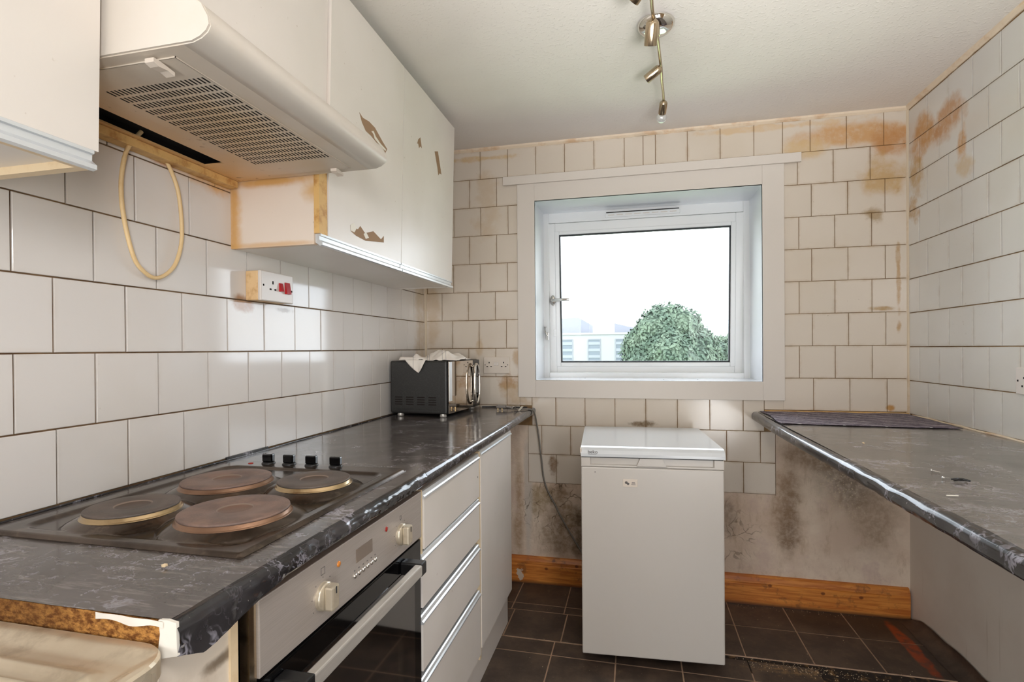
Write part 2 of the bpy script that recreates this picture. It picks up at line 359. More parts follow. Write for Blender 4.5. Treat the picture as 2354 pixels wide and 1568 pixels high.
M_MWS = plain('speckled_black_casing', (40, 39, 37), .45, dirt=.3, dcol=(70, 68, 64), dsc=220, lo=.5, hi=.6)
M_TOWEL = plain('cream_cotton', (226, 212, 196), .9, spec=.1)
def towelm():
    n = N('white_striped_towel'); o = n.obj(); x = n.xyz(o)
    c = srgb(230, 222, 212)
    for a in (.045, .062, -.02, -.03, -.10):
        f = n.math('LESS_THAN', n.math('ABSOLUTE', n.math('SUBTRACT', n.math('ADD', x[0], n.math('MULTIPLY', x[1], .4)), a)), .0014)
        c = n.mix(n.math('MULTIPLY', f, .55), c, srgb(120, 116, 120))
    return n.set(c, .9, 0, .1)
M_TOWEL = towelm()
def clothm():
    n = N('purple_stitched_cloth'); p = n.pos(); x = n.xyz(p)
    c = n.mix(n.ramp(n.noise(p, 60, 3), .4, .65), srgb(84, 76, 88), srgb(118, 108, 116))
    w = n.math('ADD', x[1], n.math('MULTIPLY', n.noise(p, 9, 3), .035))
    rows = n.math('LESS_THAN', n.math('ABSOLUTE', n.math('SUBTRACT', n.math('FRACT', n.math('MULTIPLY', w, 26)), .5)), .10)
    dash = n.math('LESS_THAN', n.math('FRACT', n.math('MULTIPLY', n.math('ADD', x[0], n.noise(p, 20, 1)), 60)), .6)
    c = n.mix(n.math('MULTIPLY', n.math('MULTIPLY', rows, dash), .8), c, srgb(212, 206, 208))
    d2 = n.math('FRACT', n.math('MULTIPLY', n.math('ADD', n.math('MULTIPLY', x[0], .8), n.math('MULTIPLY', x[1], 1.1)), 9))
    c = n.mix(n.math('MULTIPLY', n.math('LESS_THAN', n.math('ABSOLUTE', n.math('SUBTRACT', d2, .5)), .03), .75), c, srgb(206, 200, 202))
    n.bump(n.noise(p, 130, 2), .5, .003)
    return n.set(c, .95, 0, .1)
M_CLOTH = clothm()
M_BROWN = plain('torn_brown_patch', (152, 122, 94), .8)
M_PEEL = plain('peeled_white_film', (232, 226, 214), .6)
M_PRINT = plain('grey_print', (92, 88, 86), .5)
M_CRUMB = plain('pale_crumb', (206, 184, 150), .9)
M_SCREW = plain('zinc_screw', (210, 208, 204), .25, .9)
M_LEAF = None
def leafm():
    n = N('hazy_green_leaf'); p = n.pos()
    c = n.mix(n.ramp(n.noise(p, .9, 4), .35, .65), srgb(70, 84, 72), srgb(92, 104, 88))
    c = n.mix(n.math('MULTIPLY', n.rnd(), .15), c, srgb(84, 102, 90))
    return n.set(c, .8, 0, .15)
M_LEAF = leafm()
M_BARK = plain('bark', (120, 105, 90), .9)
M_BLD = plain('pale_render', (138, 138, 140), .9)
M_BLDR = plain('pale_roof', (118, 120, 126), .9)
M_BPANE = plain('far_window_glass', (88, 96, 104), .3)
M_BBLIND = plain('far_window_blind', (120, 124, 130), .6)
M_GRASS = plain('far_grass', (150, 170, 130), .9)
def glassm():
    n = N('window_glass'); g = n.new('ShaderNodeBsdfGlossy'); g.inputs['Roughness'].default_value = .01
    t = n.new('ShaderNodeBsdfTransparent'); t.inputs[0].default_value = (.97, .985, .98, 1)
    fr = n.new('ShaderNodeFresnel'); fr.inputs[0].default_value = 1.18
    mx = n.new('ShaderNodeMixShader'); L = n.nt.links.new
    L(fr.outputs[0], mx.inputs[0]); L(t.outputs[0], mx.inputs[1]); L(g.outputs[0], mx.inputs[2]); L(mx.outputs[0], n.out.inputs[0])
    return n.m
M_GLASS = glassm()
def bulbm():
    n = N('clear_bulb_glass'); n.set((.9, .9, .88, 1), .03, .25, .8, trans=.55); n.b.inputs['IOR'].default_value = 1.2
    return n.m
M_BULB = bulbm()

# ---------------------------------------------------------------- mesh helpers
class MB:
    def __init__(s): s.v = []; s.f = []; s.sm = []
    def add(s, vs, fs, smooth=False):
        b = len(s.v); s.v += [tuple(v) for v in vs]; s.f += [tuple(b+i for i in f) for f in fs]; s.sm += [smooth]*len(fs); return s
    def box(s, x0, x1, y0, y1, z0, z1, bev=0.):
        if bev <= 0 or bev*2.01 >= min(x1-x0, y1-y0, z1-z0):
            vs = [(x, y, z) for x in (x0, x1) for y in (y0, y1) for z in (z0, z1)]
            return s.add(vs, [(0, 1, 3, 2), (4, 6, 7, 5), (0, 4, 5, 1), (2, 3, 7, 6), (0, 2, 6, 4), (1, 5, 7, 3)])
        bm = bmesh.new(); bmesh.ops.create_cube(bm, size=1)
        for v in bm.verts: v.co = Vector(((x0+x1)/2+v.co.x*(x1-x0), (y0+y1)/2+v.co.y*(y1-y0), (z0+z1)/2+v.co.z*(z1-z0)))
        bmesh.ops.bevel(bm, geom=bm.edges[:], offset=bev, segments=2, profile=.5, affect='EDGES')
        bm.verts.index_update()
        s.add([v.co[:] for v in bm.verts], [[v.index for v in f.verts] for f in bm.faces], False); bm.free(); return s
    def prism(s, pts, axis, a, b, smooth=False):
        """extrude a 2-D outline (list of pairs) along axis between a and b"""
        def mk(p, t):
            return {'X': (t, p[0], p[1]), 'Y': (p[0], t, p[1]), 'Z': (p[0], p[1], t)}[axis]
        n = len(pts)
        vs = [mk(p, a) for p in pts]+[mk(p, b) for p in pts]
        s.add(vs, [(i, (i+1) % n, n+(i+1) % n, n+i) for i in range(n)], smooth)
        s.add([mk(p, a) for p in pts], [tuple(range(n))]); s.add([mk(p, b) for p in pts], [tuple(reversed(range(n)))])
        return s
    def lathe(s, prof, c=(0, 0, 0), seg=32, axis='Z', smooth=True, sx=1., sy=1.):
        vs = []; n = len(prof)
        for k in range(seg):
            a = 2*math.pi*k/seg
            for r, h in prof:
                x, y = r*math.cos(a)*sx, r*math.sin(a)*sy
                p = {'Z': (x, y, h), 'X': (h, x, y), 'Y': (x, h, y)}[axis]
                vs.append((c[0]+p[0], c[1]+p[1], c[2]+p[2]))
        fs = [(k*n+i, ((k+1) % seg)*n+i, ((k+1) % seg)*n+i+1, k*n+i+1) for k in range(seg) for i in range(n-1)]
        return s.add(vs, fs, smooth)
    def tube(s, pts, r, seg=8, caps=True, smooth=True, sub=0):
        P = [Vector(p) for p in pts]
        if sub:
            Q = []
            for i in range(len(P)-1):
                p0, p1, p2, p3 = P[max(i-1, 0)], P[i], P[i+1], P[min(i+2, len(P)-1)]
                for k in range(sub):
                    t = k/sub
                    Q.append(.5*((2*p1)+(p2-p0)*t+(2*p0-5*p1+4*p2-p3)*t*t+(3*p1-p0-3*p2+p3)*t**3))
            P = Q+[P[-1]]
        rs = r if isinstance(r, (list, tuple)) else [r]*len(P)
        if len(rs) != len(P): rs = [rs[min(len(rs)-1, int(i*len(rs)/len(P)))] for i in range(len(P))]
        vs = []; up = Vector((.13, .21, .97))
        for i, p in enumerate(P):
            d = (P[min(i+1, len(P)-1)]-P[max(i-1, 0)]).normalized()
            a = d.cross(up)
            if a.length < 1e-3: a = d.cross(Vector((1, 0, 0)))
            a.normalize(); b = d.cross(a).normalized(); up = b.cross(d) if False else up
            for k in range(seg):
                t = 2*math.pi*k/seg; vs.append(p+a*math.cos(t)*rs[i]+b*math.sin(t)*rs[i])
        n = len(P)
        fs = [(i*seg+k, i*seg+(k+1) % seg, (i+1)*seg+(k+1) % seg, (i+1)*seg+k) for i in range(n-1) for k in range(seg)]
        s.add(vs, fs, smooth)
        if caps:
            s.add(vs[:seg], [tuple(reversed(range(seg)))]); s.add(vs[-seg:], [tuple(range(seg))])
        return s
    def grid(s, fn, nu, nv, smooth=True):
        vs = [fn(i/nu, j/nv) for i in range(nu+1) for j in range(nv+1)]
        fs = [(i*(nv+1)+j, (i+1)*(nv+1)+j, (i+1)*(nv+1)+j+1, i*(nv+1)+j+1) for i in range(nu) for j in range(nv)]
        return s.add(vs, fs, smooth)
    def frame(s, x0, x1, z0, z1, w, y0, y1, ws=None, bev=0.):
        """rectangular frame in the XZ plane, mitred look from four bars"""
        l, r, b, t = ws or (w, w, w, w)
        s.box(x0, x0+l, y0, y1, z0, z1, bev); s.box(x1-r, x1, y0, y1, z0, z1, bev)
        s.box(x0+l, x1-r, y0, y1, z0, z0+b, bev); s.box(x0+l, x1-r, y0, y1, z1-t, z1, bev); return s
    def mesh(s, name, mat):
        me = bpy.data.meshes.new(name); me.from_pydata(s.v, [], s.f)
        me.polygons.foreach_set('use_smooth', s.sm); me.validate(); me.materials.append(mat)
        bm = bmesh.new(); bm.from_mesh(me); bmesh.ops.recalc_face_normals(bm, faces=bm.faces[:]); bm.to_mesh(me); bm.free(); me.update()
        return me
    def obj(s, name, mat, parent=None, loc=None, kind=None):
        """link as one object; origin moved to the mesh's own base centre unless loc is given"""
        if loc is None:
            xs, ys, zs = zip(*s.v); loc = ((min(xs)+max(xs))/2, (min(ys)+max(ys))/2, min(zs))
        loc = Vector(loc); s.v = [tuple(Vector(v)-loc) for v in s.v]
        o = bpy.data.objects.new(name, s.mesh(name, mat)); C.objects.link(o)
        if parent is not None:
            o.parent = parent; o.location = parent_inv(parent, loc)
        else: o.location = loc
        if kind: o['kind'] = kind
        return o
def world_loc(o):
    m = Vector(o.location); p = o.parent
    while p: m = Vector(p.location)+m; p = p.parent
    return m
def parent_inv(parent, loc): return Vector(loc)-world_loc(parent)
def tag(o, label, cat, group=None):
    o['label'] = label; o['category'] = cat
    if group: o['group'] = group
    return o
def thing(name, label, cat, loc, group=None):
    o = bpy.data.objects.new(name, None); o.empty_display_size = .05; C.objects.link(o); o.location = loc
    return tag(o, label, cat, group)
def B(*a): return MB().box(*a)
def rotate_tree(root, rz=0., ry=0., rx=0.): root.rotation_euler = (rx, ry, rz)

# ---------------------------------------------------------------- shell
XL, YB, XR, ZC, YR = -1.141, 2.744, 1.2245, 2.345, -2.2
T = .004
wall_left = B(XL-T-.12, XL-T, YR, YB+T, 0, ZC).obj('wall_left', M_GL, kind='structure')
wall_right = B(XR+T, XR+T+.12, YR, YB+T, .935, ZC).obj('wall_right', M_GR, kind='structure')
B(XR+T, XR+T+.12, YR, YB+T, 0, .935).obj('plaster', M_PR, wall_right)
wall_rear = B(XL-.2, XR+.2, YR-.12, YR, 0, ZC).obj('wall_rear', M_REAR, kind='structure')
# back wall round the window opening
OX0, OX1, OZ0, OZ1 = -.512, .606, 1.083, 2.036
wb = MB(); y0, y1 = YB+T, YB+T+.30
wb.box(XL-.12, OX0-.012, y0, y1, .84, ZC); wb.box(OX1+.012, XR+.12, y0, y1, .535, ZC)
wb.box(OX0-.012, OX1+.012, y0, y1, .535, OZ0-.012); wb.box(OX0-.012, OX1+.012, y0, y1, OZ1+.012, ZC)
wb.box(XL-.12, OX0-.012, y0, y1, .535, .84)
wall_back = wb.obj('wall_back', M_GR, kind='structure')
MB().box(XL-.12, XR+.12, YB+T-.001, y1, 0, .5345).box(XL-.12, -.557, YB-.003, y0, .53, .84).box(.6625, XR+.12, YB-.003, y0, .53, .94).obj('plaster', M_PB, wall_back)
ceiling = B(XL-.2, XR+.2, YR-.1, YB+.32, ZC, ZC+.12).obj('ceiling', M_CE, kind='structure')
# stained bead where ceiling meets walls
def wob_strip(axis, a, b, n, w0, w1, seed):
    m = MB(); prev = None
    def f(t, k):
        s = a+(b-a)*t; d = .0018*noise.noise(Vector((s*9, seed, 0)))+.001*noise.noise(Vector((s*40, seed, 3)))
        out, z = [(0, ZC), (w0+d, ZC), (w0*.8+d, ZC-w1*.5), (.004+abs(d), ZC-w1+d*2), (0, ZC-w1+d*2)][k]
        return (s, YB+T-out, z) if axis == 'X' else (XR+T-out, s, z)
    return m.grid(lambda u, v: f(u, round(v*4)), n, 4, False)
wob_strip('X', -1.0, XR, 90, .018, .016, 1).obj('trim_1', M_TRIM, kind='structure')
wob_strip('Y', .6, YB, 90, .018, .016, 5).obj('trim_2', M_TRIM, kind='structure')

# tiles: one shared mesh per size
TCACHE = {}
def tile_mesh(w, h, mat):
    g = .0017 if mat is M_TL else (.0018 if mat is M_TR else .0014); k = (round(w, 3), round(h, 3), mat.name)
    if k not in TCACHE:
        t, c = .0045, .0013
        a, b = w/2-g, h/2-g
        o = [(-a, -b), (a, -b), (a, b), (-a, b)]; i = [(-a+c, -b+c), (a-c, -b+c), (a-c, b-c), (-a+c, b-c)]
        vs = [(x, y, -t) for x, y in o]+[(x, y, -c*.7) for x, y in o]+[(x, y, 0) for x, y in i]
        fs = [(8, 9, 10, 11)]
        for q in range(4):
            r = (q+1) % 4; fs += [(q, r, 4+r, 4+q), (4+q, 4+r, 8+r, 8+q)]
        TCACHE[k] = MB().add(vs, fs).mesh('tile', mat)
    return TCACHE[k]
def tile(wall, s0, s1, z0, z1, mat, parent):
    if s1-s0 < .012 or z1-z0 < .012: return
    o = bpy.data.objects.new('tile', tile_mesh(s1-s0, z1-z0, mat)); C.objects.link(o)
    s, z = (s0+s1)/2, (z0+z1)/2; j = random.uniform(-.0006, .0006); e = lambda: random.uniform(-.0035, .0035)
    if wall == 'L': loc = (XL+j, s, z); M = Matrix(((0, 0, 1), (1, 0, 0), (0, 1, 0)))
    elif wall == 'R': loc = (XR+j, s, z); M = Matrix(((0, 0, -1), (-1, 0, 0), (0, 1, 0)))
    else: loc = (s, YB+j, z); M = Matrix(((1, 0, 0), (0, 0, -1), (0, 1, 0)))
    M = M @ (Matrix.Rotation(e(), 3, 'X') @ Matrix.Rotation(e(), 3, 'Y') @ Matrix.Rotation(e()*.6, 3, 'Z'))
    o.rotation_euler = M.to_euler(); o.parent = parent; o.location = parent_inv(parent, loc)
def row(wall, z0, z1, off, lo, hi, mat, parent, holes=()):
    k = math.floor((lo-off)/.154)-1
    while off+k*.154 < hi:
        a, b = max(lo, off+k*.154), min(hi, off+(k+1)*.154); k += 1
        if b <= a: continue
        segs = [(a, b, z0, z1)]
        for hx0, hx1, hz0, hz1 in holes:
            nx = []
            for (p, q, c, d) in segs:
                if q <= hx0 or p >= hx1 or d <= hz0 or c >= hz1: nx.append((p, q, c, d)); continue
                cz0, cz1 = max(c, hz0), min(d, hz1)
                if p < hx0: nx.append((p, hx0, c, d))
                if q > hx1: nx.append((hx1, q, c, d))
                if cz1 < d and not (p < hx0 or q > hx1): nx.append((p, q, cz1, d))
                if cz0 > c and not (p < hx0 or q > hx1): nx.append((p, q, c, cz0))
            segs = nx
        for (p, q, c, d) in segs: tile(wall, p, q, c, d, mat, parent)
# left wall
zl = 1.5564
for k, off in ((0, .8419), (1, .74365), (2, .81588), (3, .74558), (4, .81931)):
    row('L', zl-.154*k, zl-.154*(k-1), off-1.54, -.1, YB, M_TL, wall_left)
row('L', 1.7104, 1.80, 1.2393-.308, .6, 1.30, M_TL, wall_left)
row('L', 1.7104, ZC-.016, .9, 2.385, YB, M_TL, wall_left)
# back wall
CAS = (-.60, .697, .998, 2.125)
b0 = 2.178
offs = {0: -.8136, 1: -.8762, 2: -.8133, 3: -.878, 4: -.972, 5: -1.0412, 6: -.9805, 7: -1.0412, 8: -.9805}
offr = {0: .8200, 1: .7640, 2: .8240, 3: .769, 4: .8245, 5: .7694, 6: .8258, 7: .7693, 8: .8301}
for k in range(0, 9):
    z0 = b0-.154*k; z1 = min(z0+.154, ZC-.014)
    row('B', z0, z1, offs[k], XL+.004, (.05 if k == 0 else CAS[0]), M_TB, wall_back)
    if k <= 1: row('B', z0, z1, offs[k] if k else offs[0]-.0, (.05 if k == 0 else CAS[0]), .7, M_TB, wall_back, [CAS]) if k == 0 else row('B', max(z0, CAS[3]), z1, offs[k], CAS[0], CAS[1], M_TB, wall_back)
    row('B', z0, z1, offr[k], (.7 if k == 0 else CAS[1]), XR-.002, M_TB, wall_back)
row('B', .8406, .9946, -.40645, -.5348, .613, M_TB, wall_back)
row('B', .9946-.0, 1.0, -.40645, -.535, .613, M_TB, wall_back)
row('B', .6875, .8406, -.4829, -.5567, .6625, M_TB, wall_back)
row('B', .535, .6875, -.4058, -.5567, .6625, M_TB, wall_back)
row('B', .946, .9946, -.9805, -.602, -.5348, M_TB, wall_back)
row('B', .946, .9946, .613-.154, .613, .70, M_TB, wall_back)
row('B', .90, .946, -.9805, XL+.004, -.6, M_TB, wall_back)
# right wall
rz = 1.7087
for k in range(-4, 5):
    row('R', rz-.154*k, min(rz-.154*(k-1), ZC-.014), (2.65029 if k % 2 == 0 else 2.58301)-.154*20, .7, YB-.002, M_TR, wall_right)
row('R', .94, 1.0927, 2.58301-.154*20, .7, YB-.002, M_TR, wall_right)

MB().prism([(XL-.002, YB+.003), (XL+.011, YB+.003), (XL+.006, YB-.005), (XL-.002, YB-.010)], 'Z', .94, ZC-.01).obj('trim_4', M_CAULK, kind='structure')
MB().prism([(XR+.002, YB+.003), (XR-.009, YB+.003), (XR-.004, YB-.004), (XR+.002, YB-.008)], 'Z', .94, ZC-.01).obj('trim_5', M_CAULK, kind='structure')
# floor: bare boards, torn sheets of brown tiles
floor = B(XL-.2, XR+.2, YR-.1, YB+.3, -.10, -.0045).obj('floor', M_UNDER, kind='structure')
gm = MB()
gm.box(-1.13, XR, 2.44, YB, -.0045, -.0002); gm.box(-.1, XR-.03, 2.262, 2.44, -.0045, -.0002)
gm.box(-1.13, -.1, 2.203, 2.438, -.0045, .0004); gm.box(-1.13, .35, 1.2, 2.199, -.0045, -.0002); gm.box(.35, XR, 1.2, 2.15, -.0045, -.0006)
gm.obj('grout', M_FG, floor)
FC = {}
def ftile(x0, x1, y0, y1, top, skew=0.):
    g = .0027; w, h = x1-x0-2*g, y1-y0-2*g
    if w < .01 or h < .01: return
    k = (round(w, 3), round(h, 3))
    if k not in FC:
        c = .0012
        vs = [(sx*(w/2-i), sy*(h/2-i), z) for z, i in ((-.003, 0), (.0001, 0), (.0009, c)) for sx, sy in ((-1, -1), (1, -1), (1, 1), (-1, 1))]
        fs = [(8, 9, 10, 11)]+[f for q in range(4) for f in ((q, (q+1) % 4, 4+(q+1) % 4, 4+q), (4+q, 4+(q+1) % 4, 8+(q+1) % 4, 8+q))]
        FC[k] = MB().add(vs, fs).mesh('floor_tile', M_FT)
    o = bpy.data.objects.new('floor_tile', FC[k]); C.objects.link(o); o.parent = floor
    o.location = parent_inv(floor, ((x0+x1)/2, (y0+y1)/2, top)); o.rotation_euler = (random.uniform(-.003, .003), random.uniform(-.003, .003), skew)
GX = [-1.13, -1.0905, -.837, -.5835, -.3305, -.0775, .176, .432, .685, .9345, 1.19]
def sheet(xs, ys, top):
    for i in range(len(xs)-1):
        for j in range(len(ys)-1): ftile(xs[i], xs[i+1], ys[j], ys[j+1], top)
sheet(GX, [2.505, 2.742], 0)
sheet([x for x in GX if x >= -.08], [2.262, 2.505], 0)
sheet([-1.13, -1.0905, -.837, -.5835, -.3305, -.0775], [2.44, 2.505], 0)
sheet([-1.1, -.82, -.565, -.3125, -.075], [2.203, 2.438], .0006)
sheet([-1.1, -.845, -.591, -.337, -.0795, .174], [2.1, 2.199], .0)
sheet([.174, .432, .686], [2.1, 2.235], -.0005)
sheet([.686, .94, 1.19], [2.1, 2.155], -.0008)
GX2 = [-1.1, -.845, -.591, -.337, -.0795, .174, .432, .686, .94, 1.19]
for j in range(6): sheet(GX2, [1.8465-.2535*j, 2.1-.2535*j], 0)
# vinyl curling up the right wall
cm = MB()
def cove(u, v):
    y = 2.720-u*.9; hgt = (.042+.02*u+.012*noise.noise(Vector((y*7, 0, 0))))*min(1, .08+(2.72-y)/.09)
    lip = 1 if y > 2.2 else 1
    a = v*math.pi/2; rad = .055
    x = 1.165+rad*math.sin(a)+(.004*noise.noise(Vector((y*12, v*2, 1)))); z = rad*(1-math.cos(a))*hgt/.055+.002
    return (min(x, XR-.001), y, z)
cm.grid(cove, 50, 8); cm.grid(lambda u, v: tuple(Vector(cove(u, v))-Vector((-.0, 0, .0025))), 50, 8)
cm.obj('trim_3', M_FT, kind='structure')['label'] = 'brown vinyl flooring curling up the foot of the right wall'
# skirting board
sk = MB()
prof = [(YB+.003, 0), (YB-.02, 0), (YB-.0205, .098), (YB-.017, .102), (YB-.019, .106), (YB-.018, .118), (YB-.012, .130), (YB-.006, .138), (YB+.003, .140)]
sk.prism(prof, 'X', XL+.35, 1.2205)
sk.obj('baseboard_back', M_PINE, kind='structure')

# ---------------------------------------------------------------- window
win = bpy.data.objects.new('window_1', None); C.objects.link(win); win.location = (.05, YB, .99); win['kind'] = 'structure'
cs = MB(); cs.frame(-.606, .703, .992, 2.131, 0, YB-.012, YB+T, (.094, .097, .091, .095), .0015); cs.obj('casing', M_CASE, win)
B(-.680, .775, YB-.026, YB-.0125, 2.127, 2.171, .001).obj('top_trim', M_CASE, win)
YF = 3.02
for nm, a in (('reveal_left', (OX0-.010, OX0, YB-.010, YF, OZ0-.01, OZ1+.01)), ('reveal_right', (OX1, OX1+.010, YB-.010, YF, OZ0-.01, OZ1+.01)),
              ('sill', (OX0, OX1, YB-.010, YF, OZ0-.01, OZ0)), ('reveal_top', (OX0, OX1, YB-.010, YF, OZ1, OZ1+.01))):
    B(*a).obj(nm, M_REV, win)
fr = MB(); fr.frame(OX0-.01, OX1+.01, OZ0-.01, OZ1+.008, 0, YF, YF+.07, (.04, .04, .038, .064), .003); fr.obj('outer_frame', M_UPVC, win)
# trickle vent
vt = MB(); vt.box(-.155, .25, YF-.014, YF, 1.992, 2.016, .003); vo = vt.obj('trickle_vent', M_UPVC, win)
B(-.15, .245, YF-.012, YF+.001, 2.0165, 2.021).obj('vent_slot', M_DARK, vo)
for i in range(8): B(-.14+i*.048, -.105+i*.048, YF-.0155, YF-.013, 2.001, 2.005).obj('vent_slot', M_CASE, vo)
# sash, hinged at the top, swung outwards a little at the bottom
ang = R(4.2); piv = Vector((0, YF+.012, 1.985))
def sw(x, y, z):     # local sash coords: y depth, z down from pivot
    p = Vector((0, y, -z)); c, s = math.cos(ang), math.sin(ang)
    return (x, piv.y+p.y*c-p.z*s, piv.z+p.y*s+p.z*c)
def sash_part(name, mb, mat, parent):
    mb.v = [sw(x, y, -z) for x, y, z in mb.v]; return mb.obj(name, mat, parent)
SX0, SX1, SZ1 = -.498, .590, -.895
sf = MB(); sf.frame(SX0, SX1, SZ1, -.006, 0, -.012, .05, (.052, .052, .055, .050), .004)
sash = sash_part('sash', sf, M_UPVC, win)
gb = MB(); gb.frame(SX0+.05, SX1-.05, SZ1+.053, -.054, 0, -.018, -.004, (.026, .026, .024, .020), .004); sash_part('glazing_bead', gb, M_UPVC, sash)
GX0, GX1, GZ0, GZ1 = SX0+.074, SX1-.074, SZ1+.075, -.073
sl = MB(); sl.frame(GX0, GX1, GZ0, GZ1, .009, -.010, .01); sash_part('rubber_seal', sl, M_SEAL, sash)
sash_part('pane', MB().box(GX0, GX1, .004, .008, GZ0, GZ1), M_GLASS, sash)
# handle and lower lock
hz = 1.533-1.985
hd = MB(); hd.lathe([(0, -.020), (.012, -.019), (.016, -.013), (.016, -.012)], (SX0+.033, 0, hz), 20, 'Y', sy=2.0)
hd.tube([(SX0+.033, -.02, hz), (SX0+.033, -.045, hz+.001), (SX0+.045, -.052, hz+.002), (SX0+.135, -.052, hz+.004)], [.010, .010, .0095, .0085], 12)
sash_part('handle', hd, M_CHROME, sash)
k2 = MB(); k2.box(SX0+.035, SX0+.052, -.020, -.012, -.665, -.620, .002); sash_part('keyhole_plate', k2, M_UPVC, sash)
st = MB(); st.tube([(SX0+.006, YF+.02, 1.378), (SX0-.008, YF-.012, 1.376), (SX0-.004, YF-.02, 1.345), (SX0+.008, YF-.014, 1.325)], .004, 8); st.box(SX0-.004, SX0+.012, YF-.01, YF+.02, 1.30, 1.345, .002)
st.obj('restrictor_catch', M_CHROME, win)
sc_ = MB()
for x in (-.27, .32, .15): sc_.lathe([(0, .0012), (.0035, .001), (.004, 0)], (x, 2.86 if x > 0 else 2.95, OZ0), 10)
sc_.obj('sill_screw', M_SEAL, win)

# ---------------------------------------------------------------- outside
gr = B(-60, 60, 8, 120, -6.3, -6).obj('lawn', M_GRASS); tag(gr, 'far ground beyond the window, under the tree and building', 'ground'); gr['kind'] = 'stuff'
def blobtree(name, label, cx, cy, base, crowns, nleaf, ls, seed, trunk=.35):
    t = thing(name, label, 'tree', (cx, cy, base))
    rnd = random.Random(seed); m = MB()
    for bx, by, bz, br in crowns:
        k = int(nleaf*br*br/sum(c[3]**2 for c in crowns))
        for i in range(k):
            d = Vector((rnd.gauss(0, 1), rnd.gauss(0, 1), rnd.gauss(0, 1))).normalized()
            rr = br*(1+.16*noise.noise(d*2.3+Vector((bx, by, bz)))+.05*rnd.random())*(.82+.2*rnd.random())
            p = Vector((bx, by, bz))+d*rr
            a = Vector((rnd.gauss(0, 1), rnd.gauss(0, 1), rnd.gauss(0, 1))).normalized(); a = (a-d*a.dot(d)*.6).normalized(); b = a.cross(d+a*.1).normalized(); s = ls*rnd.uniform(.6, 1.3)
            m.add([p-a*s, p-b*s*.5, p+a*s, p+b*s*.5], [(0, 1, 2, 3)])
    # solid inner mass so that the crown does not show through
    f = m.obj('foliage', M_LEAF, t); f['kind'] = 'stuff'
    inn = MB()
    for bx, by, bz, br in crowns:
        inn.lathe([(br*.84*math.sin(math.pi*i/8), -br*.84*math.cos(math.pi*i/8)) for i in range(9)], (bx, by, bz), 16)
    inn.obj('inner_foliage', M_LEAF, t)['kind'] = 'stuff'
    MB().tube([(cx, cy, base+.02), (cx+.1, cy, base+3), (cx, cy, base+6)], [trunk, trunk*.8, trunk*.5], 8).obj('trunk', M_BARK, t)
    return t
crs = [(2.3, 40, 1.2, 2.6), (.8, 40, .9, 1.8), (4.1, 40, .9, 1.9), (1.5, 39.5, 2.4, 1.6), (2.3, 40, 3.0, 1.55), (3.4, 39.5, 2.7, 1.45), (1.0, 39.2, -.6, 1.9), (3.9, 39.2, -.4, 2.0), (4.7, 40, .4, 1.4),
       (.4, 39.7, 1.6, 1.15), (2.6, 38.6, .4, 2.0), (4.5, 39.8, 1.9, 1.0)]
blobtree('tree', 'large round leafy green tree seen through the window', 2.3, 40, -6, crs, 26000, .17, 3)
blobtree('tree', 'lower pale green tree at the right of the window view', 7.2, 46, -6, [(6.6, 46, .3, 1.6), (8.2, 46, .2, 1.7), (7.4, 46, -.9, 1.9)], 5000, .18, 5, .25)
blobtree('tree', 'distant small dark tree on the horizon behind the pane', 13.5, 84, -6, [(12.2, 84, .9, 2.2), (14.4, 84, 1.2, 2.1), (16, 84, .6, 2.3)], 4000, .3, 6, .3)
bd = thing('building', 'pale flat-fronted building with slatted windows seen through the window', 'building', (-6.3, 49, -6))
def sc7(m):
    m.v = [((x*7/6), (y-42)+49, 1.25+(z-1.25)*7/6 if z > -5.9 else -6) for x, y, z in m.v]; return m
bw = MB(); bw.box(-14, .9, 42, 54, -6, 2.35); sc7(bw).obj('facade', M_BLD, bd)
bw = MB(); bw.box(-14.2, .95, 41.9, 54.2, 2.35, 2.5); sc7(bw).obj('parapet', M_BLD, bd)
bw = MB(); bw.prism([(-9, 2.5), (-3.7, 2.5), (-3.7, 3.35), (-4.6, 3.9), (-9, 3.7)], 'Y', 45, 50); sc7(bw).obj('roof', M_BLDR, bd)
bw = MB(); bw.prism([(-1.6, 2.5), (.8, 2.5), (.8, 2.75), (-1.6, 3.35)], 'Y', 45, 50); sc7(bw).obj('roof', M_BLDR, bd)
for i, x in enumerate((-9.4, -7.35, -5.3, -3.1, -.95)):
    for z in (-1.7, -4.4, .25):
        w = sc7(MB().frame(x-.5, x+.5, z, z+1.75, .06, 41.93, 42.02)).obj('window', M_BLDR, bd)
        sc7(B(x-.44, x+.44, 41.98, 42.02, z+.06, z+1.69)).obj('pane', M_BPANE, w)
        for q in range(3): sc7(B(x-.44, x+.44, 41.94, 41.97, z+.25+q*.52, z+.47+q*.52)).obj('blind', M_BBLIND, w)

# ---------------------------------------------------------------- wall cabinets
def hang_door(name, y0, y1, z0, z1, root, lean=.020, mat=None):
    """laminate door leaning out at the top: x = xf at the bottom"""
    xb, xt = -.851, -.851+lean*(z1-z0)/.73
    m = MB(); t = .017
    m.prism([(xb-t, z0), (xb, z0), (xt, z1), (xt-t, z1)], 'Y', y0, y1)
    return m.obj(name, mat or M_CAB, root)
def patch(pts, parent, mat, name='torn_patch', x0=-.851, z0=1.577, lean=.020, off=.0006):
    def xx(z): return x0+lean*(z-z0)/.73+off
    m = MB(); n = len(pts)
    vs = [(xx(z), y, z) for y, z in pts]+[(xx(z)-off*.5-.0001, y, z) for y, z in pts]
    m.add(vs, [tuple(range(n))]+[(i, (i+1) % n, n+(i+1) % n, n+i) for i in range(n)])
    return m.obj(name, mat, parent)
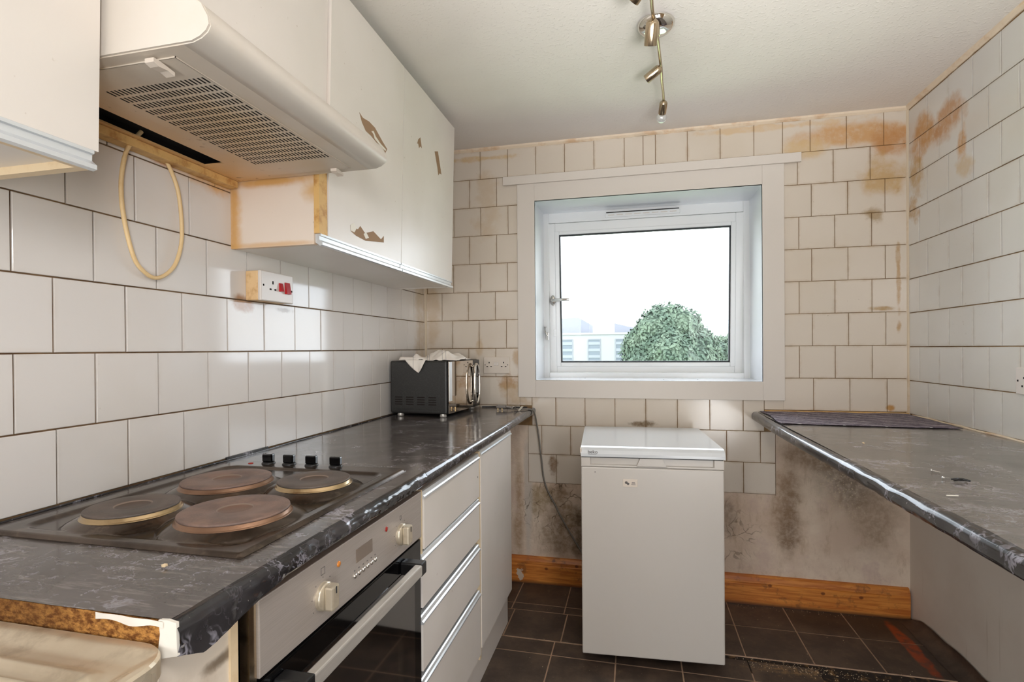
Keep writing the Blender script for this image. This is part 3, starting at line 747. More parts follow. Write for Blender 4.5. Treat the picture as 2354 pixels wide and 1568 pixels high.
# far double unit
c1 = thing('wall_cabinet', 'white double wall cabinet between the hood and the window, torn patches on its doors', 'cabinet', (-1.0, 1.84, 1.547))
MB().box(XL, -.868, 1.295, 1.311, 1.547, 2.31).obj('side_panel', M_CABS, c1)
B(-.869, -.8515, 1.2955, 1.3345, 1.577, 2.31).obj('side_edge', M_EDGE, c1)
B(XL, -.868, 2.362, 2.378, 1.547, 2.31).obj('side_panel', M_CAB, c1)
B(XL, -.868, 1.311, 2.362, 1.549, 1.565).obj('bottom_panel', M_CAB, c1)
B(XL, -.868, 1.311, 2.362, 2.294, 2.31).obj('top_panel', M_CAB, c1)
B(XL, XL+.005, 1.311, 2.362, 1.565, 2.294).obj('back_panel', M_CAB, c1)
d1 = hang_door('door', 1.337, 1.816, 1.577, 2.308, c1); d2 = hang_door('door', 1.820, 2.376, 1.577, 2.308, c1)
def jrail(y0, y1, root, x=-.851):
    m = MB(); m.prism([(x-.016, 1.5765), (x+.001, 1.5765), (x+.001, 1.571), (x-.004, 1.570), (x-.004, 1.560), (x+.006, 1.552), (x+.006, 1.545), (x-.002, 1.543), (x-.016, 1.552)], 'Y', y0, y1)
    return m.obj('handle_rail', M_ALU, root)
jrail(1.300, 1.812, c1); jrail(1.820, 2.378, c1)
p1 = [(1.497, 2.00), (1.52, 1.992), (1.56, 1.997), (1.60, 1.993), (1.655, 1.968), (1.69, 1.955), (1.675, 1.935), (1.63, 1.945), (1.575, 1.956), (1.54, 1.958), (1.515, 1.975)]
patch(p1, d1, M_BROWN)
patch([(1.575, 1.972), (1.59, 1.978), (1.605, 1.966), (1.64, 1.955), (1.68, 1.95), (1.675, 1.943), (1.635, 1.948), (1.598, 1.956), (1.590, 1.967)], d1, M_PEEL, 'peeled_strip', off=.0012)
patch([(1.455, 1.636), (1.50, 1.632), (1.515, 1.646), (1.545, 1.630), (1.60, 1.648), (1.655, 1.632), (1.675, 1.648), (1.676, 1.625), (1.62, 1.617), (1.55, 1.606), (1.49, 1.610), (1.457, 1.618)], d1, M_BROWN)
patch([(1.455, 1.636), (1.475, 1.647), (1.492, 1.634), (1.478, 1.618), (1.457, 1.619)], d1, M_PEEL, 'peeled_strip', off=.0012)
patch([(1.535, 1.625), (1.552, 1.634), (1.57, 1.62), (1.55, 1.612)], d1, M_PEEL, 'peeled_strip', off=.0012)
patch([(1.955, 2.092), (1.975, 2.108), (1.985, 2.085), (1.992, 2.07), (1.975, 2.072), (1.965, 2.06), (1.955, 2.075), (1.945, 2.072)], d2, M_BROWN)
patch([(2.13, 2.108), (2.168, 2.122), (2.205, 2.055), (2.215, 2.035), (2.195, 2.035), (2.178, 2.02), (2.165, 2.05)], d2, M_BROWN)
# unit above the hood: lift-up door only down to the hood
c2 = thing('wall_cabinet', 'short white wall cabinet above the cooker hood', 'cabinet', (-1.0, .99, 1.93))
B(XL, -.868, .690, 1.293, 1.930, 2.31).obj('cabinet_body', M_CAB, c2)
hang_door('door', .688, 1.333, 1.918, 2.308, c2, .020*.39/.73*1.87)
# near unit at the left edge
c3 = thing('wall_cabinet', 'white wall cabinet left of the cooker hood, cut by the frame', 'cabinet', (-1.0, .37, 1.55))
B(XL, -.868, .080, .662, 1.562, 2.31).obj('cabinet_body', M_CAB, c3)
B(XL, -.868, .662, .679, 1.549, 2.31).obj('side_panel', M_CREAM, c3)
B(-.88, -.868, .08, .662, 1.549, 1.562).obj('front_rail', M_CREAM, c3)
hang_door('door', .08, .6795, 1.577, 2.308, c3)
jrail(.08, .672, c3)

# ---------------------------------------------------------------- hood
hood = thing('cooker_hood', 'cream visor cooker hood with slotted grille and grease stains', 'hood', (-.9, .99, 1.736))
hp = [(-.695, 1.738), (-.676, 1.7385), (-.660, 1.743), (-.648, 1.7505), (-.6425, 1.760), (-.6445, 1.774), (-.656, 1.795), (-.683, 1.8175), (-.734, 1.856), (-.80, 1.9035), (-.838, 1.927), (-.846, 1.9265), (-.846, 1.905), (-.80, 1.893), (-.734, 1.848), (-.683, 1.81), (-.665, 1.79), (-.66, 1.765), (-.672, 1.753), (-.695, 1.750)]
m = MB(); m.prism(hp, 'Y', .6925, 1.2885, True); m.obj('visor', M_HOOD, hood)
ev = [(XL+.001, 1.740), (-.676, 1.740), (-.660, 1.745), (-.649, 1.7525), (-.6435, 1.761), (-.6455, 1.774), (-.657, 1.795), (-.684, 1.8175), (-.735, 1.856), (-.80, 1.9035), (-.838, 1.926), (XL+.001, 1.926)]
for y0, y1 in ((.6885, .6925), (1.2885, 1.2925)):
    MB().prism(ev, 'Y', y0, y1).obj('end_panel', M_HOOD, hood)
# underside frame and grille
uf = MB()
uf.box(-.735, -.695, .6925, 1.2885, 1.738, 1.742)
uf.box(XL+.001, XL+.045, .6925, 1.2885, 1.7375, 1.742); uf.box(-1.035, -.985, .6925, 1.2885, 1.738, 1.742)
uf.box(XL+.045, -1.035, 1.155, 1.2885, 1.738, 1.742); uf.box(XL+.045, -1.035, .6925, .735, 1.738, 1.742)
uf.box(-.985, -.735, .6925, .717, 1.738, 1.742); uf.box(-.985, -.735, 1.261, 1.2885, 1.738, 1.742)
uf.obj('underside', M_HUND, hood)
MB().box(XL+.02, -.700, .71, 1.27, 1.765, 1.769).box(XL+.001, XL+.003, .70, 1.28, 1.737, 1.80).obj('inner_shade', M_DARK, hood)  # dark plates added so the hood openings read as deep shade
# pressed grille with real slots
gx0, gx1, gy0, gy1 = -.985, -.735, .716, 1.262
sx0, sx1, sy0, sy1 = -.960, -.727-.012, .775, 1.178
nx, ny = 24, 15
px, py = (sx1-sx0)/nx, (sy1-sy0)/ny
gmb = MB(); zg = 1.7355
xs = [gx0]+[v for i in range(nx) for v in (sx0+i*px+px*.27, sx0+i*px+px*.73)]+[gx1]
ys = [gy0]+[v for j in range(ny) for v in (sy0+j*py+py*.14, sy0+j*py+py*.86)]+[gy1]
vs = [(x, y, zg) for x in xs for y in ys]; W = len(ys); fs = []
for i in range(len(xs)-1):
    for j in range(len(ys)-1):
        if i % 2 == 1 and j % 2 == 1: continue
        fs.append((i*W+j, (i+1)*W+j, (i+1)*W+j+1, i*W+j+1))
gmb.add(vs, fs)
gmb.box(gx0, gx1, gy0, gy0+.001, zg, zg+.006); gmb.box(gx0, gx1, gy1-.001, gy1, zg, zg+.006); gmb.box(gx1-.001, gx1, gy0, gy1, zg, zg+.006)
gmb.obj('grille', M_HUND, hood)
MB().box(gx0+.01, gx1-.01, gy0+.02, gy1-.02, zg+.0030, zg+.0045).obj('filter', M_DARK, hood)
for y, s in ((.712, 1), (1.255, .8)):
    l = MB(); l.prism([(y-.006, 1.7352), (y+.006, 1.7352), (y+.035*s, 1.731), (y+.035*s, 1.724), (y+.022*s, 1.727), (y+.004, 1.725), (y-.006, 1.728)], 'X', -.786, -.768); l.obj('catch', M_PLAST, hood)
# peeled strip along the seam of hood and door
pk = MB(); pts = [(1.03, .002), (1.08, .006), (1.12, .004), (1.17, .008), (1.22, .006), (1.285, .003)]
pk.grid(lambda u, v: (-.806-.012*v-.003*math.sin(u*9), 1.03+u*.255, 1.9085+.009*v+.002*math.sin(u*23)*v), 20, 1)
pk.obj('peeling_film', M_PEEL, hood)
B(XL+.001, XL+.034, .70, 1.285, 1.718, 1.737, .001).obj('wall_batten', M_EDGE, hood)

cab = MB(); cab.tube([(-1.108, .985, 1.76), (-1.112, .970, 1.735), (-1.119, .955, 1.70), (-1.128, .951, 1.633), (-1.1285, .957, 1.5556), (-1.1285, .980, 1.470), (-1.1285, 1.008, 1.438), (-1.128, 1.037, 1.4285), (-1.128, 1.070, 1.445), (-1.128, 1.097, 1.480), (-1.128, 1.113, 1.549), (-1.128, 1.103, 1.657), (-1.131, 1.072, 1.724), (-1.138, 1.06, 1.728)], .0048, 10, sub=5)
tag(cab.obj('power_cable', M_CABLEY), 'yellowed loop of cable hanging below the cooker hood', 'cable')

# ---------------------------------------------------------------- sockets
cs_ = thing('cooker_switch', 'grease-stained cooker switch box with two red rockers on the left tiles', 'switch', (-1.11, 1.425, 1.402))
B(XL, -1.098, 1.352, 1.500, 1.403, 1.492, .003).obj('back_box', M_SOCKY, cs_)
fp = B(-1.098, -1.086, 1.351, 1.502, 1.402, 1.493, .003).obj('face_plate', M_SOCKW, cs_)
def holes(fn, parent):
    for a, b, w, h in ((-.020, .012, .0045, .009), (-.031, -.011, .008, .0045), (-.009, -.011, .008, .0045)):
        fn(a, b, w, h, parent)
def yh(y, z, w, h, par, x=-1.086, nm='pin_hole', mat=None, d=.0008): return B(x-.002, x+d, y-w/2, y+w/2, z-h/2, z+h/2).obj(nm, mat or M_DARK, par)
cy_, cz_ = 1.404, 1.448
yh(cy_, cz_+.012, .005, .010, fp); yh(cy_-.011, cz_-.009, .008, .005, fp); yh(cy_+.011, cz_-.009, .008, .005, fp)
yh(1.362, 1.449, .005, .006, fp, nm='screw'); yh(1.494, 1.442, .005, .006, fp, nm='screw')
for y, w, h in ((1.4395, .014, .027), (1.471, .022, .037)):
    MB().prism([(-1.087, 1.449-h/2), (-1.077, 1.449-h/2+.001), (-1.083, 1.449+h/2), (-1.087, 1.449+h/2)], 'Y', y-w/2, y+w/2).obj('red_rocker', M_RED, fp)
ds = thing('double_socket', 'white double wall socket beside the microwave', 'socket', (-.727, YB, 1.120))
fp = B(-.800, -.655, YB-.010, YB, 1.119, 1.208, .002).obj('face_plate', M_PLAST, ds)
for cx in (-.768, -.687):
    for a, b, w, h in ((0, .012, .005, .009), (-.011, -.010, .008, .005), (.011, -.010, .008, .005)):
        B(cx+a-w/2, cx+a+w/2, YB-.0108, YB-.009, 1.165+b-h/2, 1.165+b+h/2).obj('pin_hole', M_DARK, fp)
for x in (-.791, -.664): B(x-.002, x+.002, YB-.0108, YB-.009, 1.162, 1.167).obj('screw', M_DARK, fp)
for x in (-.735, -.721): MB().prism([(YB-.010, 1.161), (YB-.0135, 1.162), (YB-.012, 1.178), (YB-.010, 1.179)], 'X', x-.005, x+.005).obj('rocker', M_SOCKW, fp)
rs = thing('wall_socket', 'white wall socket on the right tiled wall at the picture edge', 'socket', (XR, 1.965, 1.09))
fp = B(XR-.010, XR, 1.892, 2.038, 1.091, 1.178, .002).obj('face_plate', M_SOCKW, rs)
for y, z in ((2.028, 1.135), (2.008, 1.118), (2.0, 1.145), (1.99, 1.118)): B(XR-.0108, XR-.009, y-.003, y+.003, z-.003, z+.003).obj('pin_hole', M_DARK, fp)

# ---------------------------------------------------------------- left worktop
TOPZ = .936
wt = thing('worktop', 'black marble-effect vinyl covered worktop holding the hob and microwave', 'worktop', (-.83, 1.6, .898))
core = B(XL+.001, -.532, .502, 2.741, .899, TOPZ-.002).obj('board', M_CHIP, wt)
def topf(u, v):
    y = .500+u*2.242; x = XL+.001+v*(.610)
    k = 1.0 if y < .68 else .5
    return (x, y, TOPZ+.0009*k*noise.noise(Vector((x*9, y*9, 0)))+.0004*noise.noise(Vector((x*30, y*12, 0))))
MB().grid(topf, 160, 46).obj('vinyl_top', M_WTL, wt)
def edge(u, v, ya, yb, droop, wr):
    y = ya+(yb-ya)*u
    dr = .006+droop*math.exp(-((y-.545)/.06)**2)+(droop*.25 if y < .75 else 0)
    tb = [(.49, .900), (.505, .894), (.535, .880), (.555, .882), (.605, .8935), (.65, .901), (.695, .9075), (.76, .9085), (3, .907)]
    zb = .907
    if droop:
        for (a, za), (b, zb_) in zip(tb, tb[1:]):
            if a <= y < b: zb = za+(zb_-za)*(y-a)/(b-a)
    h = TOPZ-.012-zb
    prof = [(-.531, TOPZ+.0004), (-.524, TOPZ-.0005), (-.5185, TOPZ-.004), (-.516, TOPZ-.008), (-.515, TOPZ-.012), (-.5146, TOPZ-.012-h*.25), (-.5148, TOPZ-.012-h*.5), (-.5154, TOPZ-.012-h*.8), (-.517, zb)]
    k = v*(len(prof)-1); i = min(int(k), len(prof)-2); t = k-i
    x = prof[i][0]*(1-t)+prof[i+1][0]*t; z = prof[i][1]*(1-t)+prof[i+1][1]*t
    n1 = noise.noise(Vector((y*24, v*2.2, 2.1)))*wr*(.4+v)+noise.noise(Vector((y*70, v*5, 7)))*wr*.4*(.3+v)
    return (x+n1, y, z+n1*.5*v)
MB().grid(lambda u, v: edge(u, v, .4985, 1.2455, .028, .0032), 170, 24).obj('vinyl_edge', M_FILM, wt)
MB().grid(lambda u, v: edge(u, v, 1.2465, 2.742, .0, .0008), 160, 16).obj('vinyl_edge', M_FILMD, wt)
# black and white lipping on the near cut end
MB().prism([(-.546, .8885), (-.534, .893), (-.517, .897), (-.518, .9355), (-.531, .9375), (-.543, .9365), (-.541, .92)], 'Y', .4975, .5015).obj('end_lipping', M_PEEL, wt)
MB().grid(lambda u, v: (-.635+u*.10, .4968-.0006*math.sin(u*14), .9365-.0085*v*(1-.25*math.sin(u*9))-.001*u), 16, 2).obj('end_lipping', M_PEEL, wt)
# scribe strip at the wall behind the hob
MB().prism([(XL+.001, TOPZ), (XL+.006, TOPZ), (XL+.005, TOPZ+.009), (XL+.001, TOPZ+.010)], 'Y', 1.265, 1.44).obj('wall_strip', M_FILM, wt)
MB().tube([(XL+.004, y, TOPZ+.001+.001*math.sin(y*17)) for y in [.55+.05*i for i in range(44)]], .0028, 6).obj('sealant_bead', M_FILM, wt)

# ---------------------------------------------------------------- sink drainer + near base unit
sd = thing('sink_drainer', 'stained steel sink drainer with pressed ridges in the near left corner', 'sink', (-.83, .1, .87))
def drn(u, v):
    x = -1.12+u*.603; y = -.35+v*.848
    ex = min(x+1.12, -.517-x); ey = min(y+.35, .498-y); e = min(ex, ey)
    z = .907
    if e < .010: z += 0
    elif e < .028: z -= .008*(e-.010)/.018
    else: z -= .008
    cx, cy = -.517-.045, .498-.045
    if x > cx and y > cy and math.hypot(x-cx, y-cy) > .045:
        q = .045/math.hypot(x-cx, y-cy); x = cx+(x-cx)*q; y = cy+(y-cy)*q; return (x, y, .907)
    # pressed ridges running in loops
    if e > .040:
        q = (e-.040)/.030
        s_ = q-math.floor(q); z += .0075*max(0, 1-abs(s_-.5)/.30)**.9*(1 if q < 4 else 0)*(1 if (y < .44) else .6)
    return (x, y, z+.0006*noise.noise(Vector((x*8, y*8, 0))))
m = MB(); m.grid(drn, 150, 200); m.obj('drainer_top', M_SINK, sd)
lip = MB(); rr = .045
path = [(-1.12, .498)]+[(-.517-rr+rr*math.sin(a), .498-rr+rr*math.cos(a)) for a in [i*math.pi/2/8 for i in range(9)]]+[(-.517, -.35)]
lv = []
for x, y in path:
    nx_, ny_ = 0, 0
    lv += [(x, y, .9072), (x+.0025, y+.0012, .904), (x+.0028, y+.0014, .884), (x-.002, y-.001, .878)]
# trim the square grid corner under the rounded lip
lip.add(lv, [(i*4+k, (i+1)*4+k, (i+1)*4+k+1, i*4+k+1) for i in range(len(path)-1) for k in range(3)], False)
lip.obj('drainer_rim', M_SINK, sd)
bc = thing('base_cabinet', 'spotted white base cabinet under the drainer, beside the oven', 'cabinet', (-.83, .15, .0))
B(XL+.001, -.553, -.35, .628, .15, .877).obj('cabinet_body', M_BASECAB, bc)
B(XL+.001, -.60, -.35, .628, 0, .15).obj('plinth', M_CAB, bc)
B(-.553, -.5515, .505, .614, .15, .895).obj('filler_panel', M_BASECAB, bc)
B(-.553, -.548, .614, .628, .15, .895).obj('edge_strip', M_CREAM, bc)

# ---------------------------------------------------------------- hob
hob = thing('electric_hob', 'grimy steel four-plate electric hob set into the worktop', 'hob', (-.832, .959, TOPZ))
HX0, HX1, HY0, HY1 = -1.090, -.577, .668, 1.252
def rr_dist(x, y, x0, x1, y0, y1, r):
    cx, cy, hx, hy = (x0+x1)/2, (y0+y1)/2, (x1-x0)/2-r, (y1-y0)/2-r
    dx, dy = abs(x-cx)-hx, abs(y-cy)-hy
    return math.hypot(max(dx, 0), max(dy, 0))+min(max(dx, dy), 0)-r
PL = [(-.9155, .7885, .0755, 'dark', M_P2, M_RIMG), (-.7085, .8085, .0925, 'rusty', M_P1, M_RIMC), (-.897, 1.000, .0922, 'brown', M_P1, M_RIMC), (-.699, 1.035, .0768, 'small far', M_P2, M_RIMG)]
PL = [(a, b, r*.985, c, d, e) for a, b, r, c, d, e in PL]
def hobz(u, v):
    x = HX0+(HX1-HX0)*u; y = HY0+(HY1-HY0)*v
    e = -rr_dist(x, y, HX0, HX1, HY0, HY1, .012)
    z = TOPZ+.002+.0055*min(1, max(0, e)/.006)
    w = -rr_dist(x, y, HX0+.028, HX1-.026, HY0+.026, HY1-.058, .035)
    if w > 0: z -= .0055*min(1, w/.012)
    for px_, py_, r, *_ in PL:
        d = math.hypot(x-px_, y-py_)
        if d < r+.030: z = max(z, TOPZ+.004+.0125*min(1, max(0, (r+.030-d)/.026))**.8)
    return (x, y, z)
m = MB(); m.grid(hobz, 150, 165)
m.box(HX0+.0005, HX1-.0005, HY0+.0005, HY1-.0005, TOPZ, TOPZ+.0022); m.obj('hob_tray', M_HOB, hob)
for px_, py_, r, nm, pm, rm in PL:
    q = MB(); q.lathe([(r+.006, TOPZ+.0155), (r+.0045, TOPZ+.0175), (r+.002, TOPZ+.0180), (r+.0018, TOPZ+.0235), (r-.003, TOPZ+.0240)], (px_, py_, 0), 64)
    q = q.obj('hotplate', rm, hob, (px_, py_, TOPZ+.016)); q['label'] = {'dark': 'small dark hotplate with a gold rim, near the wall', 'rusty': 'large rust-brown hotplate nearest the oven', 'brown': 'large brown hotplate at the far wall side', 'small far': 'small dark hotplate at the far front side'}[nm]
    t_ = MB(); t_.lathe([(r-.001, TOPZ+.0232), (r+.0012, TOPZ+.0240), (r+.0010, TOPZ+.0272), (r-.001, TOPZ+.0282), (.030, TOPZ+.0282), (.0285, TOPZ+.0262), (.0, TOPZ+.0262)], (px_, py_, 0), 64)
    t_.obj('cast_iron_disc', pm, q, (px_, py_, TOPZ+.026))
for x in (-.972, -.908, -.840, -.768):
    k_ = MB(); k_.lathe([(.0175, TOPZ+.0075), (.0175, TOPZ+.010), (.015, TOPZ+.012), (.0, TOPZ+.012)], (x, 1.232, 0), 24)
    kb = k_.obj('knob', M_BLACK, hob)
    g = MB(); g.box(x-.0155, x+.0155, 1.225, 1.239, TOPZ+.012, TOPZ+.034, .003); g.obj('knob_grip', M_BLKGLOSS, kb)
MB().lathe([(.0, TOPZ+.0095), (.006, TOPZ+.009), (.007, TOPZ+.0075)], (-1.02, 1.222, 0), 16).obj('indicator_lamp', M_REDL, hob)

# ---------------------------------------------------------------- oven
ov = thing('built_in_oven', 'stainless built-in oven with black glass door under the hob', 'oven', (-.8, .95, .17))
OXF = -.535
B(XL+.02, -.556, .640, 1.252, .17, .893).obj('oven_body', M_DARK, ov)
pn = B(-.556, OXF, .655, 1.250, .770, .886, .0015).obj('control_panel', M_STEEL, ov)
B(-.558, -.540, .640, .6545, .40, .886).obj('side_trim', M_BRASS, ov)
for y in (.815, 1.128):
    k_ = MB(); k_.lathe([(.0245, OXF), (.0245, OXF+.006), (.022, OXF+.009), (0, OXF+.009)], (0, y, .8185), 32, 'X')
    kb = k_.obj('knob', M_KNOBC, pn)
    g = MB(); g.box(OXF+.009, OXF+.026, y-.012, y+.012, .797, .840, .004)
    g.obj('knob_grip', M_KNOBC, kb)
    B(OXF+.0262, OXF+.0268, y-.0015, y+.0015, .826, .838).obj('pointer', M_SEAL, kb)
B(OXF-.001, OXF+.0008, .927, .992, .8305, .8575).obj('display', M_LCD, pn)
for i in range(6):
    y = .921+i*.0165
    MB().lathe([(.0045, OXF), (.0045, OXF+.003), (0, OXF+.0042)], (0, y, .8085), 12, 'X').obj('button', M_CHROME, pn)
    B(OXF, OXF+.0004, y-.002, y+.002, .8175, .8195).obj('symbol', M_PRINT, pn)
for y, z, mt in ((.865, .8545, M_AMBER), (1.056, .8545, M_REDL)): MB().lathe([(.0055, OXF), (.005, OXF+.0018), (0, OXF+.002)], (0, y, z), 14, 'X').obj('indicator_lamp', mt, pn)
s_ = MB()
for y, z, w in ((.815, .862, .006), (1.128, .8565, .004)):
    s_.box(OXF, OXF+.0004, y-w, y+w, z-w, z-w+.0008); s_.box(OXF, OXF+.0004, y-w, y+w, z+w, z+w+.0008); s_.box(OXF, OXF+.0004, y-w, y-w+.0008, z-w, z+w); s_.box(OXF, OXF+.0004, y+w-.0008, y+w, z-w, z+w+.0008)
for a in range(7):
    for y in (.815, 1.128):
        t = R(-30+a*40); s_.box(OXF, OXF+.0004, y+.033*math.cos(t)-.0008, y+.033*math.cos(t)+.0008, .8185+.033*math.sin(t)-.0008, .8185+.033*math.sin(t)+.0008)
s_.obj('printed_marks', M_PRINT, pn)
dr = B(-.556, -.537, .657, 1.249, .17, .764, .002).obj('door', M_BLKGLOSS, ov)
def ovglass():
    n = N('dirty_oven_glass'); p = n.pos()
    d = n.math('MULTIPLY', n.ramp(n.noise(n.scale(p, (1, 1, .08)), 34, 4, .7), .5, .8), n.ramp(n.xyz(p)[2], .72, .5, 0, .10))
    c = n.mix(d, srgb(22, 18, 16), srgb(150, 130, 105))
    n.b.inputs['IOR'].default_value = 1.9
    return n.set(c, .05, 0, .9)
B(-.537, -.5355, .70, 1.206, .20, .72).obj('glass', ovglass(), dr)
hn = MB(); hn.box(-.500, -.482, .690, 1.150, .724, .750, .003); hb = hn.obj('handle', M_STEELH, dr)
for y in (.700, 1.142): B(-.537, -.4815, y-.016, y+.014, .722, .752, .004).obj('handle_bracket', M_BLACK, hb)
MB().grid(lambda u, v: (-.5345, .70+u*.07, .652-v*.02+.004*math.sin(u*20)), 10, 2).obj('paper_scrap', M_CRUMB, dr)

# ---------------------------------------------------------------- drawers and cupboard
du = thing('drawer_unit', 'white four-drawer base unit right of the oven', 'cabinet', (-.8, 1.51, 0))
B(XL+.01, -.556, 1.258, 1.782, .15, .895).obj('carcass', M_CREAM, du)
B(-.556, -.5375, 1.7655, 1.782, .15, .887).obj('stile', M_CREAM, du)
B(-.556, -.5375, 1.256, 1.262, .60, .887).obj('stile', M_CREAM, du)
B(-.565, -.555, 1.262, 1.7655, .16, .89).obj('gap_shade', M_DARK, du)  # dark sheet painting the shade between the drawer fronts
def rail(y0, y1, z0, z1, root, name='handle_rail'):
    m = MB(); x = -.535
    m.prism([(x-.018, z1), (x-.006, z1), (x-.002, z1-.002), (x+.0, z0+(z1-z0)*.45), (x+.004, z0+(z1-z0)*.3), (x+.004, z0+.001), (x-.002, z0), (x-.018, z0)], 'Y', y0, y1)
    return m.obj(name, M_ALU, root)
for i, (z0, z1, rz1) in enumerate(((.730, .862, .884), (.582, .704, .7235), (.418, .541, .563), (.168, .379, .399))):
    ya = 1.268 if i == 0 else 1.2555; yb_ = 1.764 if i != 3 else 1.770
    d = B(-.553, -.535, ya, yb_, z0, z1, .001).obj('drawer', M_CAB, du)
    rail(ya-.006, yb_-.004, z1+.0005, rz1, d)
B(-.587, -.570, 1.256, 1.782, .0, .158).obj('plinth', M_CAB, du)
uc = thing('base_cabinet', 'white single-door base cabinet nearest the back wall', 'cabinet', (-.8, 2.01, 0))
B(-.587, -.570, 1.783, 2.31, .0, .158).obj('plinth', M_CAB, uc)
B(XL+.01, -.556, 1.7835, 2.246, .16, .895).obj('carcass', M_CAB, uc)
d = B(-.553, -.535, 1.7845, 2.250, .183, .870, .001).obj('door', M_CAB, uc); rail(1.786, 2.249, .8705, .892, d)
B(-.5352, -.5342, 1.744, 1.7475, .800, .806).obj('screw_hole', M_DARK, du)

# ---------------------------------------------------------------- microwave, towel, plug
mw = thing('microwave', 'black microwave with mirrored door and loop handle in the left corner', 'microwave', (-.978, 2.265, TOPZ))
b = MB(); b.box(-.149, .143, .0, .398, .014, .261, .008); b.v = [tuple(v) for v in b.v]
def mwobj(name, mb, mat, par=None):
    o = bpy.data.objects.new(name, mb.mesh(name, mat)); C.objects.link(o); o.parent = par or mw; return o
mwobj('casing', b, M_MWS)
f_ = MB(); f_.box(.143, .149, .004, .394, .016, .259, .002); fr_ = mwobj('front_panel', f_, M_BLKGLOSS)
n_ = N('mirror_glass'); n_.set(srgb(206, 196, 184), .03, 1.); M_MIR = n_.m
mwobj('door', MB().box(.149, .152, .006, .300, .018, .257), M_MIR)
mwobj('control_panel', MB().box(.149, .152, .302, .392, .018, .257), M_BLKGLOSS)
mwobj('door_strip', MB().box(.152, .156, .008, .032, .075, .255), M_ALU)
hd = MB(); lp = []
for i in range(28):
    a = 2*math.pi*i/28; c, s = math.cos(a), math.sin(a)
    lp.append((.168+.006*abs(c), .305+.033*math.copysign(abs(c)**.8, c), .137+.100*math.copysign(abs(s)**.85, s)))
hd.tube(lp+[lp[0]], .0065, 10, False); hd.tube([(.152, .305, .225), (.170, .305, .233)], .006, 8); hd.tube([(.152, .305, .05), (.170, .305, .041)], .006, 8)
mwobj('handle', hd, M_CHROME)
MB_k = MB(); MB_k.lathe([(.014, .152), (.014, .164), (0, .166)], (0, .352, .075), 20, 'X'); mwobj('timer_knob', MB_k, M_BLKGLOSS)
vn = MB()
for i in range(4):
    for j in range(4): vn.box(-.123+i*.058, -.085+i*.058, -.0012, .001, .055+j*.011, .060+j*.011)
mwobj('vent_slots', vn, M_DARK)['kind'] = 'stuff'
rb = MB(); rb.box(-.12, .105, -.0015, .001, .036, .039); rb.box(-.12, .105, -.0015, .001, .026, .029); rb.tube([(.10, -.0005, .205), (.106, -.0005, .19), (.106, -.0005, .06)], .0018, 6); mwobj('pressed_rib', rb, M_MWS)
for x, y in ((-.105, .02), (.115, .02), (-.105, .37), (.115, .37)): q = MB(); q.lathe([(.014, 0), (.016, .004), (.014, .015)], (x, y, 0), 16); mwobj('foot', q, M_STEELH)
mw.rotation_euler = (0, 0, R(-4.2)); mw.location.z += .0012
tw = thing('tea_towel', 'white striped tea towel crumpled on top of the microwave', 'towel', (-.93, 2.33, TOPZ+.261))
def towel(u, v):
    x = -.10+u*.235; y = -.062+v*.22
    e = min(u, 1-u, v, 1-v); h = .004+.046*min(1, e/.22)*(0.55+.6*noise.noise(Vector((x*16, y*13, 4)))+.25*math.sin(x*46+y*30))
    h += .008*noise.noise(Vector((x*42, y*30, 9)))
    x += .018*noise.noise(Vector((u*3, v*3, 1))); y += .015*noise.noise(Vector((u*3, v*3, 8)))
    return (x, y, max(.002, h))
def flap(u, v):      # corner hanging over the near side of the casing
    w = (1-v)**.75*.058*(1.15-.5*abs(u-.5))
    return (-.062+.01*v+(u-.5)*2*w+.006*v, -.068-.006*math.sin(v*3.1)-.003*math.sin(u*9), .006-.060*v)
def fold(u, v): return (-.145+u*.11, -.066-.004*math.sin(u*5)+.03*v, .006+.014*math.sin(v*3.14)*(1-.4*u)+.003*u)
m = MB(); m.grid(towel, 46, 40); m.grid(flap, 14, 14); m.grid(fold, 14, 10)
o = bpy.data.objects.new('cloth', m.mesh('cloth', M_TOWEL)); C.objects.link(o); o.parent = tw
sm_ = o.modifiers.new('s', 'SOLIDIFY'); sm_.thickness = .0018
pg = thing('plug', 'grey mains plug lying on the worktop under the double socket', 'plug', (-.665, 2.60, TOPZ))
B(-.693, -.641, 2.585, 2.625, TOPZ+.010, TOPZ+.026, .006).obj('plug_body', M_PLUGG, pg)
for dx in (-.018, .004): B(-.668+dx, -.662+dx, 2.590, 2.597, TOPZ+.001, TOPZ+.011).obj('pin', M_RIMG, pg)
MB().tube([(-.641, 2.605, TOPZ+.018), (-.620, 2.603, TOPZ+.014), (-.605, 2.60, TOPZ+.008)], [.006, .005, .004], 10).obj('cord_grip', M_PLUGG, pg)
lb = MB(); lb.grid(lambda u, v: (-.605+u*.055, 2.575+v*.03+.004*math.sin(u*8), TOPZ+.012+.010*math.sin(u*7+v*2)), 10, 4)
tag(lb.obj('paper_tag', M_PEEL), 'crumpled white paper tag round the grey cable on the worktop', 'paper')
ww = MB(); ww.tube([(-.600, 2.60, TOPZ+.007), (-.560, 2.60, TOPZ+.006), (-.530, 2.62, TOPZ+.005), (-.508, 2.66, TOPZ-.012), (-.500, 2.69, .86), (-.492, 2.705, .79), (-.479, 2.715, .66), (-.470, 2.72, .57), (-.449, 2.722, .50), (-.41, 2.718, .43), (-.377, 2.715, .3667), (-.2985, 2.712, .2361), (-.23, 2.705, .15), (-.10, 2.69, .06)], .0042, 8, sub=5)
tag(ww.obj('fridge_cable', M_CABLEG), 'grey cable running from the worktop down behind the fridge', 'cable')
